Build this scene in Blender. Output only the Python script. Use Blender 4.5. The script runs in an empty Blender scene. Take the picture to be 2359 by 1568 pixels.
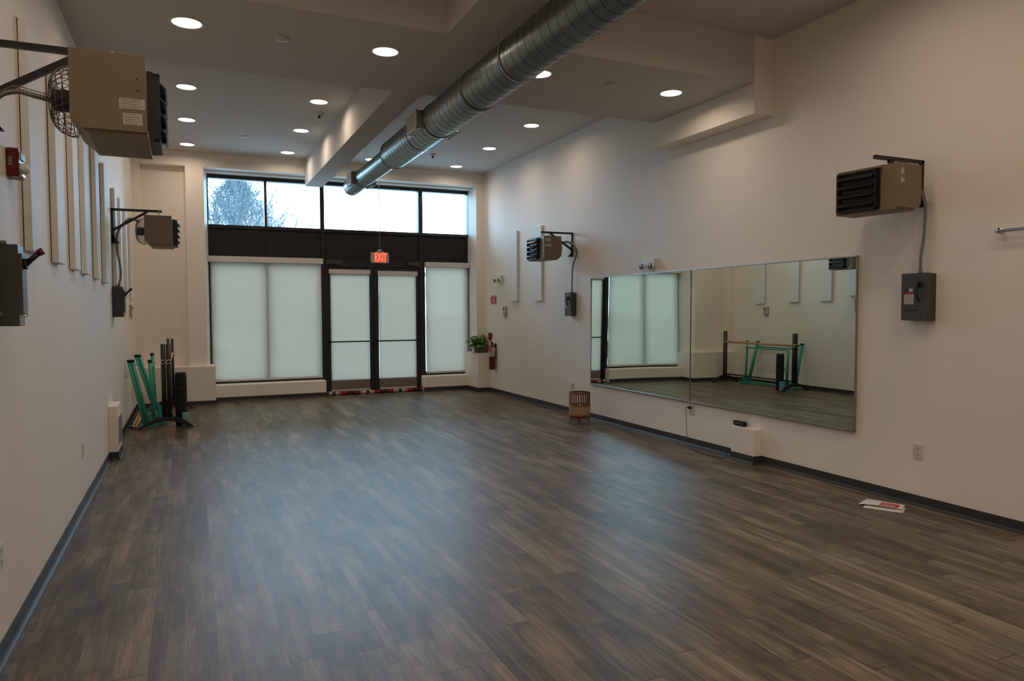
import bpy, bmesh, math, random
from mathutils import Vector, Matrix
random.seed(7)
SC = bpy.context.scene
COL = SC.collection
PI = math.pi
R = math.radians

# ------------------------------------------------------------------ camera
cam_d = bpy.data.cameras.new('camera')
cam_d.sensor_width = 36.0
cam_d.lens = 1657.13 / 2359 * 36.0
cam_d.clip_start = 0.05
cam_d.clip_end = 500
cam = bpy.data.objects.new('camera', cam_d)
COL.objects.link(cam)
_yaw, _pit, _rol = 0.420955861, -0.0424142952, -0.00417126245
_F = Vector((math.sin(_yaw)*math.cos(_pit), math.cos(_yaw)*math.cos(_pit), math.sin(_pit)))
_r = Vector((math.cos(_yaw), -math.sin(_yaw), 0))
_u = _r.cross(_F)
_r2 = _r*math.cos(_rol) + _u*math.sin(_rol)
_u2 = -_r*math.sin(_rol) + _u*math.cos(_rol)
_m = Matrix((_r2, _u2, -_F)).transposed().to_4x4()
_m.translation = (0, 0, 1.4)
cam.matrix_world = _m
SC.camera = cam

# ------------------------------------------------------------------ world, exposure
SC.view_settings.view_transform = 'Standard'
SC.view_settings.look = 'None'
SC.view_settings.exposure = 0.0
SC.view_settings.gamma = 1.0
SC.view_settings.use_curve_mapping = False
SC.cycles.use_denoising = True
SC.cycles.max_bounces = 10
SC.cycles.diffuse_bounces = 6
SC.cycles.glossy_bounces = 5
SC.cycles.transparent_max_bounces = 12
SC.cycles.sample_clamp_indirect = 6.0
world = bpy.data.worlds.new('sky')
SC.world = world
world.use_nodes = True
_bg = world.node_tree.nodes['Background']
SKY = (0.42, 0.70, 1.0)
_bg.inputs[0].default_value = (*SKY, 1)
_bg.inputs[1].default_value = 16.0
LAMP_W = 4.05            # watts of each recessed lamp
LAMP_COL = (1.0, 0.79, 0.61)

# daylight entering through the clerestory and the shades: soft portals outside the glass
def sky_area(name, loc, sx, sy, rot, power, col):
    d = bpy.data.lights.new(name, 'AREA')
    d.shape = 'RECTANGLE'; d.size = sx; d.size_y = sy
    d.cycles.is_portal = True
    o = bpy.data.objects.new(name, d); COL.objects.link(o)
    o.location = loc; o.rotation_euler = rot
    return o
sky_area('sky_portal', (2.44, 12.3, 3.09), 4.5, 0.8, (R(-90), 0, 0), 1, SKY)

# ------------------------------------------------------------------ materials
def mat(name, col, rough=0.6, metal=0.0, bump=0.0, bscale=200.0, var=0.0, vscale=4.0, spec=0.5, emit=None, estr=0.0):
    m = bpy.data.materials.new(name); m.use_nodes = True
    nt = m.node_tree; b = nt.nodes['Principled BSDF']
    b.inputs['Base Color'].default_value = (*col, 1)
    b.inputs['Roughness'].default_value = rough
    b.inputs['Metallic'].default_value = metal
    b.inputs['Specular IOR Level'].default_value = spec
    if emit:
        b.inputs['Emission Color'].default_value = (*emit, 1)
        b.inputs['Emission Strength'].default_value = estr
    tc = nt.nodes.new('ShaderNodeTexCoord')
    if var > 0:
        n = nt.nodes.new('ShaderNodeTexNoise'); n.inputs['Scale'].default_value = vscale
        n.inputs['Detail'].default_value = 5
        nt.links.new(tc.outputs['Object'], n.inputs['Vector'])
        mx = nt.nodes.new('ShaderNodeMix'); mx.data_type = 'RGBA'
        mx.inputs[6].default_value = (*[c*(1-var) for c in col], 1)
        mx.inputs[7].default_value = (*[min(1, c*(1+var)) for c in col], 1)
        nt.links.new(n.outputs['Fac'], mx.inputs[0])
        nt.links.new(mx.outputs[2], b.inputs['Base Color'])
    if bump > 0:
        n2 = nt.nodes.new('ShaderNodeTexNoise'); n2.inputs['Scale'].default_value = bscale
        n2.inputs['Detail'].default_value = 2
        nt.links.new(tc.outputs['Object'], n2.inputs['Vector'])
        bp = nt.nodes.new('ShaderNodeBump'); bp.inputs['Strength'].default_value = bump
        bp.inputs['Distance'].default_value = 0.002
        nt.links.new(n2.outputs['Fac'], bp.inputs['Height'])
        nt.links.new(bp.outputs['Normal'], b.inputs['Normal'])
    return m

M = {}
M['paint'] = mat('wall_paint', (0.86, 0.80, 0.73), 0.62, bump=0.35, bscale=140, var=0.03, vscale=1.2, spec=0.3)
M['ceil'] = mat('ceiling_paint', (0.60, 0.575, 0.55), 0.8, bump=0.2, bscale=120, spec=0.2)
M['panel'] = mat('panel_white', (0.80, 0.80, 0.79), 0.6, bump=0.15, bscale=300, spec=0.3)
M['base'] = mat('vinyl_base', (0.035, 0.034, 0.033), 0.45, spec=0.5)
M['frame'] = mat('black_aluminium', (0.012, 0.013, 0.014), 0.35, spec=0.5)
M['darkpanel'] = mat('dark_bronze_panel', (0.018, 0.017, 0.016), 0.6, spec=0.25)
M['cassette'] = mat('shade_cassette', (0.62, 0.58, 0.55), 0.5)
M['whiteplastic'] = mat('white_plastic', (0.72, 0.70, 0.66), 0.4)
M['outlet'] = mat('outlet_ivory', (0.66, 0.62, 0.56), 0.35)
M['black'] = mat('black_paint', (0.012, 0.011, 0.012), 0.4)
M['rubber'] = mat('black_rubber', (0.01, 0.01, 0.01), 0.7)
M['heater'] = mat('tan_enamel', (0.215, 0.160, 0.102), 0.5, bump=0.08, bscale=300)
M['steel'] = mat('steel', (0.42, 0.41, 0.39), 0.35, metal=1.0)
M['chrome'] = mat('chrome', (0.75, 0.75, 0.75), 0.12, metal=1.0)
M['wire'] = mat('guard_wire', (0.16, 0.14, 0.11), 0.4, metal=0.6)
M['flex'] = mat('flex_conduit', (0.22, 0.21, 0.185), 0.42, metal=0.7)
M['switch'] = mat('grey_enamel', (0.050, 0.049, 0.048), 0.45, bump=0.05)
M['switchside'] = mat('grey_steel_lid', (0.20, 0.215, 0.225), 0.4, metal=0.4)
M['sticker'] = mat('sticker_white', (0.55, 0.51, 0.46), 0.6)
M['ink'] = mat('ink', (0.05, 0.045, 0.04), 0.6)
M['red'] = mat('red_enamel', (0.14, 0.005, 0.006), 0.3)
M['redsign'] = mat('red_sign', (0.45, 0.012, 0.03), 0.4)
M['teal'] = mat('mint_teal_paint', (0.055, 0.37, 0.27), 0.35, var=0.08, vscale=20)
M['mint'] = mat('pale_mint_foam', (0.17, 0.42, 0.32), 0.8)
M['wood'] = mat('oak_rail', (0.50, 0.30, 0.14), 0.4, var=0.15, vscale=12)
M['mat'] = mat('rolled_mat', (0.010, 0.013, 0.014), 0.8, bump=0.4, bscale=90)
M['rattan'] = mat('brown_rattan', (0.17, 0.065, 0.022), 0.5, var=0.2, vscale=40)
M['paper'] = mat('paper', (0.72, 0.68, 0.66), 0.7)
M['redprint'] = mat('red_print', (0.50, 0.02, 0.03), 0.6)
M['pot'] = mat('woven_planter', (0.11, 0.085, 0.045), 0.7, bump=0.6, bscale=60, var=0.25, vscale=30)
M['soil'] = mat('soil', (0.03, 0.02, 0.012), 0.9)
M['leaf'] = mat('leaf', (0.115, 0.27, 0.035), 0.4, var=0.4, vscale=9)
M['stem'] = mat('stem', (0.10, 0.17, 0.04), 0.5)
M['asphalt'] = mat('asphalt', (0.32, 0.30, 0.27), 0.9, var=0.1, vscale=3)
M['van'] = mat('van_paint', (0.80, 0.78, 0.74), 0.3)
M['vanglass'] = mat('van_glass', (0.08, 0.09, 0.10), 0.1)
M['brick'] = mat('pale_brick', (0.34, 0.27, 0.21), 0.9, var=0.2, vscale=2)
M['roof'] = mat('grey_shingle', (0.20, 0.19, 0.18), 0.9, var=0.2, vscale=6)
M['bark'] = mat('haze_tinted_bark', (0.055, 0.065, 0.072), 0.9)  # blue-grey haze and window flare mixed into the bark colour
M['evergreen'] = mat('haze_tinted_needles', (0.050, 0.062, 0.066), 0.9)  # same bluish haze put into the foliage colour
M['lens'] = mat('strobe_lens', (0.75, 0.78, 0.8), 0.08, spec=0.8)
M['lamp'] = mat('lit_diffuser', (0.9, 0.9, 0.9), 0.5, emit=(1.0, 0.93, 0.84), estr=3.2)
M['trimring'] = mat('trim_ring', (0.62, 0.59, 0.56), 0.4)
M['exitface'] = mat('exit_face', (0.5, 0.05, 0.03), 0.4, emit=(1.0, 0.13, 0.055), estr=0.62)
M['exitletter'] = mat('exit_letter', (0.6, 0.1, 0.05), 0.4, emit=(1.0, 0.28, 0.16), estr=1.05)
M['exithouse'] = mat('exit_housing', (0.60, 0.45, 0.40), 0.4, emit=(0.9, 0.30, 0.18), estr=0.035)

def galvanised():
    m = mat('galvanised_steel', (0.30, 0.31, 0.29), 0.30, metal=1.0)
    nt = m.node_tree; b = nt.nodes['Principled BSDF']
    tc = nt.nodes.new('ShaderNodeTexCoord')
    v = nt.nodes.new('ShaderNodeTexVoronoi'); v.inputs['Scale'].default_value = 55
    nt.links.new(tc.outputs['Object'], v.inputs['Vector'])
    mr = nt.nodes.new('ShaderNodeMapRange'); mr.inputs[3].default_value = 0.24; mr.inputs[4].default_value = 0.42
    nt.links.new(v.outputs['Distance'], mr.inputs[0]); nt.links.new(mr.outputs[0], b.inputs['Roughness'])
    n = nt.nodes.new('ShaderNodeTexNoise'); n.inputs['Scale'].default_value = 2.5; n.inputs['Detail'].default_value = 4
    nt.links.new(tc.outputs['Object'], n.inputs['Vector'])
    mx = nt.nodes.new('ShaderNodeMix'); mx.data_type = 'RGBA'
    mx.inputs[6].default_value = (0.17, 0.195, 0.180, 1); mx.inputs[7].default_value = (0.31, 0.35, 0.32, 1)
    nt.links.new(n.outputs['Fac'], mx.inputs[0]); nt.links.new(mx.outputs[2], b.inputs['Base Color'])
    return m
M['duct'] = galvanised()
M['seam'] = mat('duct_seam', (0.06, 0.06, 0.055), 0.45, metal=0.8)
M['boxsteel'] = mat('box_steel', (0.36, 0.34, 0.32), 0.38, metal=0.8)
M['grille'] = mat('grille_cream', (0.72, 0.66, 0.58), 0.5)

def glass():
    m = bpy.data.materials.new('window_glass'); m.use_nodes = True
    nt = m.node_tree; nt.nodes.clear()
    o = nt.nodes.new('ShaderNodeOutputMaterial')
    t = nt.nodes.new('ShaderNodeBsdfTransparent'); t.inputs[0].default_value = (0.93, 0.97, 0.97, 1)
    g = nt.nodes.new('ShaderNodeBsdfGlossy'); g.inputs['Roughness'].default_value = 0.02
    f = nt.nodes.new('ShaderNodeFresnel'); f.inputs[0].default_value = 1.45
    mx = nt.nodes.new('ShaderNodeMixShader')
    nt.links.new(f.outputs[0], mx.inputs[0]); nt.links.new(t.outputs[0], mx.inputs[1])
    nt.links.new(g.outputs[0], mx.inputs[2]); nt.links.new(mx.outputs[0], o.inputs[0])
    return m
M['glass'] = glass()

def shade_fabric():
    m = bpy.data.materials.new('screen_fabric'); m.use_nodes = True
    nt = m.node_tree; nt.nodes.clear()
    o = nt.nodes.new('ShaderNodeOutputMaterial')
    d = nt.nodes.new('ShaderNodeBsdfDiffuse'); d.inputs[0].default_value = (0.66, 0.58, 0.50, 1)
    t = nt.nodes.new('ShaderNodeBsdfTranslucent'); t.inputs[0].default_value = (0.51, 0.42, 0.345, 1)
    tr = nt.nodes.new('ShaderNodeBsdfTransparent'); tr.inputs[0].default_value = (1, 0.9, 0.75, 1)
    a = nt.nodes.new('ShaderNodeMixShader'); a.inputs[0].default_value = 0.72
    b = nt.nodes.new('ShaderNodeMixShader'); b.inputs[0].default_value = 0.09
    nt.links.new(d.outputs[0], a.inputs[1]); nt.links.new(t.outputs[0], a.inputs[2])
    nt.links.new(a.outputs[0], b.inputs[1]); nt.links.new(tr.outputs[0], b.inputs[2])
    nt.links.new(b.outputs[0], o.inputs[0])
    tc = nt.nodes.new('ShaderNodeTexCoord'); w = nt.nodes.new('ShaderNodeTexNoise')
    mp = nt.nodes.new('ShaderNodeMapping'); mp.inputs['Scale'].default_value = (60, 60, 900)
    nt.links.new(tc.outputs['Object'], mp.inputs[0]); nt.links.new(mp.outputs[0], w.inputs['Vector'])
    w.inputs['Scale'].default_value = 1.0
    bp = nt.nodes.new('ShaderNodeBump'); bp.inputs['Strength'].default_value = 0.1
    nt.links.new(w.outputs['Fac'], bp.inputs['Height']); nt.links.new(bp.outputs[0], d.inputs['Normal'])
    return m
M['shade'] = shade_fabric()

def mirror_mat():
    m = bpy.data.materials.new('mirror_glass'); m.use_nodes = True
    b = m.node_tree.nodes['Principled BSDF']
    b.inputs['Base Color'].default_value = (0.72, 0.80, 0.745, 1)
    b.inputs['Metallic'].default_value = 1.0; b.inputs['Roughness'].default_value = 0.004
    return m
M['mirror'] = mirror_mat()

def floor_mat():
    m = bpy.data.materials.new('plank_floor'); m.use_nodes = True
    nt = m.node_tree; b = nt.nodes['Principled BSDF']
    N = nt.nodes.new; L = nt.links.new
    def math_(op, a, c=None, d=None):
        n = N('ShaderNodeMath'); n.operation = op
        for i, v in enumerate((a, c, d)):
            if v is None: continue
            if isinstance(v, (int, float)): n.inputs[i].default_value = v
            else: L(v, n.inputs[i])
        return n.outputs[0]
    def wn(x, y, z=0.0):
        c = N('ShaderNodeCombineXYZ')
        for i, v in enumerate((x, y, z)):
            if isinstance(v, (int, float)): c.inputs[i].default_value = v
            else: L(v, c.inputs[i])
        w = N('ShaderNodeTexWhiteNoise'); w.noise_dimensions = '3D'; L(c.outputs[0], w.inputs['Vector'])
        return w.outputs['Value']
    tc = N('ShaderNodeTexCoord'); sp = N('ShaderNodeSeparateXYZ'); L(tc.outputs['Object'], sp.inputs[0])
    X, Y = sp.outputs[0], sp.outputs[1]
    X = math_('ADD', X, 3.005)
    Y = math_('ADD', Y, 20.0)
    W = 0.1285; LEN = 0.98
    xr = math_('DIVIDE', X, W); row = math_('FLOOR', xr); fx = math_('FRACT', xr)
    off = wn(row, 3.1)
    yr = math_('ADD', math_('DIVIDE', Y, LEN), off); colm = math_('FLOOR', yr); fy = math_('FRACT', yr)
    pid = wn(row, colm, 1.7)
    # printed staves inside each plank
    xs = math_('DIVIDE', X, W/3); srow = math_('FLOOR', xs)
    soff = wn(srow, 9.3)
    ys = math_('ADD', math_('DIVIDE', Y, 0.42), soff); scol = math_('FLOOR', ys)
    sid = wn(srow, scol, 5.5)
    xs2 = math_('FLOOR', math_('DIVIDE', X, W/1.5)); s2 = wn(xs2, math_('FLOOR', math_('ADD', math_('DIVIDE', Y, 0.8), wn(xs2, 2.2))), 8.1)
    # grain
    mp = N('ShaderNodeMapping'); mp.inputs['Scale'].default_value = (42, 2.6, 1)
    cmb = N('ShaderNodeCombineXYZ'); L(X, cmb.inputs[0]); L(Y, cmb.inputs[1]); L(math_('MULTIPLY', pid, 30.0), cmb.inputs[2])
    L(cmb.outputs[0], mp.inputs[0])
    g = N('ShaderNodeTexNoise'); g.inputs['Scale'].default_value = 1.0; g.inputs['Detail'].default_value = 6; g.inputs['Roughness'].default_value = 0.65
    g.inputs['Distortion'].default_value = 0.6
    L(mp.outputs[0], g.inputs['Vector'])
    mp2 = N('ShaderNodeMapping'); mp2.inputs['Scale'].default_value = (9, 2.2, 1); L(cmb.outputs[0], mp2.inputs[0])
    g2 = N('ShaderNodeTexNoise'); g2.inputs['Scale'].default_value = 1.0; g2.inputs['Detail'].default_value = 3
    L(mp2.outputs[0], g2.inputs['Vector'])
    mp3 = N('ShaderNodeMapping'); mp3.inputs['Scale'].default_value = (150, 7.0, 1); L(cmb.outputs[0], mp3.inputs[0])
    g3 = N('ShaderNodeTexNoise'); g3.inputs['Scale'].default_value = 1.0; g3.inputs['Detail'].default_value = 4; g3.inputs['Roughness'].default_value = 0.7
    L(mp3.outputs[0], g3.inputs['Vector'])
    fac = math_('MULTIPLY', sid, 0.26)
    for v_, k_ in ((s2, 0.24), (pid, 0.30), (g.outputs['Fac'], 1.25), (g3.outputs['Fac'], 0.85), (g2.outputs['Fac'], 0.95)):
        fac = math_('ADD', fac, math_('MULTIPLY', v_, k_))
    fac = math_('SUBTRACT', fac, 0.5*(0.26+0.24+0.30+1.25+0.85+0.95) - 0.50)
    cr = N('ShaderNodeValToRGB'); L(fac, cr.inputs[0])
    e = cr.color_ramp.elements
    e[0].position = 0.08; e[0].color = (0.046, 0.034, 0.023, 1)
    e[1].position = 1.0; e[1].color = (0.270, 0.215, 0.152, 1)
    for p_, c_ in ((0.36, (0.086, 0.066, 0.045, 1)), (0.62, (0.146, 0.114, 0.080, 1))):
        k = e.new(p_); k.color = c_
    # hue wander: some planks greyer, some redder
    mx = N('ShaderNodeMix'); mx.data_type = 'RGBA'; mx.blend_type = 'MULTIPLY'; mx.inputs[0].default_value = 1
    hr = N('ShaderNodeValToRGB'); L(wn(srow, scol, 12.0), hr.inputs[0])
    hr.color_ramp.elements[0].color = (0.92, 1.0, 1.04, 1); hr.color_ramp.elements[1].color = (1.07, 0.99, 0.90, 1)
    L(cr.outputs[0], mx.inputs[6]); L(hr.outputs[0], mx.inputs[7])
    # seams
    ex = math_('MINIMUM', fx, math_('SUBTRACT', 1.0, fx)); ey = math_('MINIMUM', fy, math_('SUBTRACT', 1.0, fy))
    sx = math_('LESS_THAN', ex, 0.0075); sy = math_('LESS_THAN', ey, 0.0030)
    seam = math_('MAXIMUM', math_('MULTIPLY', sx, 0.35), math_('MULTIPLY', sy, 0.8))
    mx2 = N('ShaderNodeMix'); mx2.data_type = 'RGBA'; L(seam, mx2.inputs[0]); L(mx.outputs[2], mx2.inputs[6])
    mx2.inputs[7].default_value = (0.02, 0.015, 0.012, 1)
    L(mx2.outputs[2], b.inputs['Base Color'])
    rg = math_('ADD', math_('MULTIPLY', g.outputs['Fac'], 0.16), 0.33)
    L(rg, b.inputs['Roughness'])
    b.inputs['Specular IOR Level'].default_value = 0.5
    bp = N('ShaderNodeBump'); bp.inputs['Strength'].default_value = 0.25; bp.inputs['Distance'].default_value = 0.001
    L(math_('SUBTRACT', g.outputs['Fac'], math_('MULTIPLY', seam, 1.5)), bp.inputs['Height']); L(bp.outputs[0], b.inputs['Normal'])
    return m
M['floor'] = floor_mat()

def rug_mat():
    m = mat('striped_serape', (0.3, 0.02, 0.02), 0.9)
    nt = m.node_tree; b = nt.nodes['Principled BSDF']
    tc = nt.nodes.new('ShaderNodeTexCoord'); sp = nt.nodes.new('ShaderNodeSeparateXYZ'); nt.links.new(tc.outputs['Object'], sp.inputs[0])
    mm = nt.nodes.new('ShaderNodeMath'); mm.operation = 'MULTIPLY_ADD'; mm.inputs[1].default_value = 1/0.56; mm.inputs[2].default_value = 4.0
    nt.links.new(sp.outputs[0], mm.inputs[0])
    nz = nt.nodes.new('ShaderNodeTexNoise'); nz.inputs['Scale'].default_value = 70; nz.inputs['Detail'].default_value = 2
    nt.links.new(tc.outputs['Object'], nz.inputs['Vector'])
    ad = nt.nodes.new('ShaderNodeMath'); ad.operation = 'MULTIPLY_ADD'; ad.inputs[1].default_value = 0.09
    nt.links.new(nz.outputs['Fac'], ad.inputs[0]); nt.links.new(mm.outputs[0], ad.inputs[2])
    fr = nt.nodes.new('ShaderNodeMath'); fr.operation = 'FRACT'; nt.links.new(ad.outputs[0], fr.inputs[0])
    cr = nt.nodes.new('ShaderNodeValToRGB'); cr.color_ramp.interpolation = 'CONSTANT'
    nt.links.new(fr.outputs[0], cr.inputs[0]); e = cr.color_ramp.elements
    red = (0.20, 0.010, 0.012, 1); blk = (0.015, 0.012, 0.012, 1); whi = (0.50, 0.42, 0.36, 1); grn = (0.10, 0.10, 0.05, 1)
    e[0].position = 0; e[0].color = red; e[1].position = 0.14; e[1].color = blk
    for p_, c_ in ((0.24, (0.06, 0.012, 0.012, 1)), (0.30, blk), (0.38, red), (0.56, whi), (0.61, red), (0.64, whi), (0.70, grn), (0.74, blk), (0.79, grn), (0.83, whi), (0.90, red), (0.93, whi), (0.96, red)):
        k = e.new(p_); k.color = c_
    nt.links.new(cr.outputs[0], b.inputs['Base Color'])
    return m
M['rug'] = rug_mat()

def cane_mat():
    m = mat('woven_cane', (0.55, 0.38, 0.20), 0.6)
    nt = m.node_tree; b = nt.nodes['Principled BSDF']
    tc = nt.nodes.new('ShaderNodeTexCoord'); sp = nt.nodes.new('ShaderNodeSeparateXYZ'); nt.links.new(tc.outputs['Object'], sp.inputs[0])
    def mt(op, a, c=0.0):
        n = nt.nodes.new('ShaderNodeMath'); n.operation = op
        if isinstance(a, (int, float)): n.inputs[0].default_value = a
        else: nt.links.new(a, n.inputs[0])
        if isinstance(c, (int, float)): n.inputs[1].default_value = c
        else: nt.links.new(c, n.inputs[1])
        return n.outputs[0]
    ang = mt('ARCTAN2', sp.outputs[1], sp.outputs[0])
    a = mt('SINE', mt('MULTIPLY', ang, 44.0)); z = mt('SINE', mt('MULTIPLY', sp.outputs[2], 330.0))
    h = mt('MULTIPLY', mt('GREATER_THAN', a, 0.1), mt('GREATER_THAN', z, 0.1))
    mx = nt.nodes.new('ShaderNodeMix'); mx.data_type = 'RGBA'; nt.links.new(h, mx.inputs[0])
    mx.inputs[6].default_value = (0.50, 0.34, 0.19, 1); mx.inputs[7].default_value = (0.10, 0.055, 0.025, 1)
    nt.links.new(mx.outputs[2], b.inputs['Base Color'])
    return m
M['cane'] = cane_mat()

# ------------------------------------------------------------------ mesh helpers
class MB:
    def __init__(s): s.v = []; s.f = []; s.mi = []; s.sm = []
    def add(s, vs, fs, mi=0, smooth=False):
        o = len(s.v); s.v += [Vector(v) for v in vs]
        for f in fs: s.f.append([i+o for i in f]); s.mi.append(mi); s.sm.append(smooth)
        return s
    def box(s, x0, x1, y0, y1, z0, z1, mi=0):
        x0, x1 = sorted((x0, x1)); y0, y1 = sorted((y0, y1)); z0, z1 = sorted((z0, z1))
        v = [(x0,y0,z0),(x1,y0,z0),(x1,y1,z0),(x0,y1,z0),(x0,y0,z1),(x1,y0,z1),(x1,y1,z1),(x0,y1,z1)]
        return s.add(v, [(0,3,2,1),(4,5,6,7),(0,1,5,4),(1,2,6,5),(2,3,7,6),(3,0,4,7)], mi)
    def hexa(s, v, mi=0):      # 8 corners, bottom 4 ccw then top 4
        return s.add(v, [(0,3,2,1),(4,5,6,7),(0,1,5,4),(1,2,6,5),(2,3,7,6),(3,0,4,7)], mi)
    def prism(s, poly, axis, a, b, mi=0):   # poly in the two other axes, extruded along axis
        def P(u, w, t):
            return {'x': (t, u, w), 'y': (u, t, w), 'z': (u, w, t)}[axis]
        n = len(poly); vs = [P(u, w, a) for u, w in poly] + [P(u, w, b) for u, w in poly]
        fs = [tuple(range(n)), tuple(range(2*n-1, n-1, -1))] + [(i, (i+1) % n, n+(i+1) % n, n+i) for i in range(n)]
        return s.add(vs, fs, mi)
    def tube(s, pts, r, n=10, mi=0, closed=False, caps=True, rf=None):
        pts = [Vector(p) for p in pts]; m = len(pts); rings = []
        up = None
        for i, p in enumerate(pts):
            if closed: t = pts[(i+1) % m] - pts[i-1]
            else: t = pts[min(i+1, m-1)] - pts[max(i-1, 0)]
            t.normalize()
            if up is None:
                up = Vector((0, 0, 1)) if abs(t.z) < 0.9 else Vector((1, 0, 0))
            a = t.cross(up)
            if a.length < 1e-6: a = t.orthogonal()
            a.normalize(); b2 = t.cross(a).normalized(); up = -b2
            rr = rf(i) if rf else (r[i] if isinstance(r, (list, tuple)) else r)
            rings.append([p + (a*math.cos(2*PI*k/n) + b2*math.sin(2*PI*k/n))*rr for k in range(n)])
        vs = [v for rg in rings for v in rg]; fs = []
        for i in range(m if closed else m-1):
            j = (i+1) % m
            for k in range(n): fs.append((i*n+k, i*n+(k+1) % n, j*n+(k+1) % n, j*n+k))
        o = len(s.f); s.add(vs, fs, mi, True)
        if caps and not closed:
            b0 = len(s.v) - len(vs)
            s.f.append([b0+k for k in range(n)][::-1]); s.mi.append(mi); s.sm.append(False)
            s.f.append([b0+(m-1)*n+k for k in range(n)]); s.mi.append(mi); s.sm.append(False)
        return s
    def cyl(s, p0, p1, r, n=16, mi=0, r1=None):
        return s.tube([p0, p1], [r, r if r1 is None else r1], n, mi)
    def lathe(s, prof, c=(0,0,0), n=32, mi=0, axis='z'):   # prof: (r, h)
        vs = []
        for r, h in prof:
            for k in range(n):
                a = 2*PI*k/n; p = {'z': (r*math.cos(a), r*math.sin(a), h), 'x': (h, r*math.cos(a), r*math.sin(a)), 'y': (r*math.sin(a), h, r*math.cos(a))}[axis]
                vs.append((p[0]+c[0], p[1]+c[1], p[2]+c[2]))
        fs = [(i*n+k, i*n+(k+1) % n, (i+1)*n+(k+1) % n, (i+1)*n+k) for i in range(len(prof)-1) for k in range(n)]
        return s.add(vs, fs, mi, True)
    def ball(s, c, r, n=12, mi=0, sc=(1,1,1)):
        prof = [(math.sin(PI*i/n)*r, -math.cos(PI*i/n)*r) for i in range(n+1)]
        b = MB().lathe([(max(a, 1e-5), h) for a, h in prof], n=2*n)
        return s.add([(v.x*sc[0]+c[0], v.y*sc[1]+c[1], v.z*sc[2]+c[2]) for v in b.v], b.f, mi, True)
    def build(s, name, mats, parent=None, world=True, bevel=0.0, seg=2):
        if not isinstance(mats, (list, tuple)): mats = [mats]
        off = parent.location if (parent is not None and world) else Vector((0,0,0))
        if parent is not None and world and parent.parent is not None: off = off + parent.parent.location
        me = bpy.data.meshes.new(name)
        me.from_pydata([tuple(v - off) for v in s.v], [], s.f)
        for m_ in mats: me.materials.append(m_)
        for p_, mi, sm in zip(me.polygons, s.mi, s.sm): p_.material_index = mi; p_.use_smooth = sm
        me.update()
        bm = bmesh.new(); bm.from_mesh(me); bmesh.ops.remove_doubles(bm, verts=bm.verts, dist=1e-6)
        bmesh.ops.recalc_face_normals(bm, faces=bm.faces); bm.to_mesh(me); bm.free()
        o = bpy.data.objects.new(name, me); COL.objects.link(o)
        if parent is not None: o.parent = parent
        if bevel > 0:
            md = o.modifiers.new('bevel', 'BEVEL'); md.width = bevel; md.segments = seg; md.limit_method = 'ANGLE'
        return o

def tag(o, label=None, cat=None, group=None, kind=None):
    if label: o['label'] = label
    if cat: o['category'] = cat
    if group: o['group'] = group
    if kind: o['kind'] = kind
    return o
def thing(name, label, cat, loc=(0,0,0), group=None, rz=0.0):
    o = bpy.data.objects.new(name, None); COL.objects.link(o); o.location = loc; o.rotation_euler = (0, 0, rz)
    o.empty_display_size = 0.1
    return tag(o, label, cat, group)
def struct(name, mb, mats, bevel=0.0):
    return tag(mb.build(name, mats, bevel=bevel), kind='structure')
def struct_root(name, loc=(0,0,0)):
    o = bpy.data.objects.new(name, None); COL.objects.link(o); o.location = loc; o['kind'] = 'structure'; return o
def dup(root, loc, label=None, group=None):
    r_ = root.copy(); COL.objects.link(r_); r_.location = loc
    if label: r_['label'] = label
    if group: r_['group'] = group
    for ch in list(root.children):
        c = ch.copy(); COL.objects.link(c); c.parent = r_
        for g in list(ch.children):
            d = g.copy(); COL.objects.link(d); d.parent = c
    return r_
def text_mb(txt, size, origin, ux, uy, nrm=0.0006, mi=0, mb=None):
    """flat lettering as mesh, laid on the plane origin + ux*s + uy*t"""
    c = bpy.data.curves.new('t', 'FONT'); c.body = txt; c.size = size; c.align_x = 'CENTER'; c.align_y = 'CENTER'; c.extrude = nrm
    o = bpy.data.objects.new('t', c); me = bpy.data.meshes.new_from_object(o)
    ux = Vector(ux); uy = Vector(uy); uz = ux.cross(uy); O = Vector(origin)
    mb = mb or MB(); mb.add([O + ux*v.co.x + uy*v.co.y + uz*v.co.z for v in me.vertices], [tuple(p.vertices) for p in me.polygons], mi)
    bpy.data.objects.remove(o); bpy.data.curves.remove(c); bpy.data.meshes.remove(me)
    return mb
def spline(pts, n=12):
    pts = [Vector(p) for p in pts]; out = []
    for i in range(len(pts)-1):
        p0 = pts[max(i-1, 0)]; p1 = pts[i]; p2 = pts[i+1]; p3 = pts[min(i+2, len(pts)-1)]
        for k in range(n):
            t = k/n
            out.append(0.5*((2*p1) + (p2-p0)*t + (2*p0-5*p1+4*p2-p3)*t*t + (3*p1-p0-3*p2+p3)*t**3))
    out.append(pts[-1]); return out
def resample(pts, step):
    out = [pts[0]]; acc = 0.0
    for i in range(len(pts)-1):
        a, b = pts[i], pts[i+1]; L = (b-a).length; d = step - acc
        while d <= L: out.append(a + (b-a)*(d/L)); d += step
        acc = (acc + L) % step
    return out

XL, XR = -0.72, 4.69           # side walls
YF = 11.65                     # plane of the window wall
ZC = 3.74                      # ceiling
ZB = 3.345                     # underside of the dropped beams
YB = -3.2                      # wall behind the camera

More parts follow.
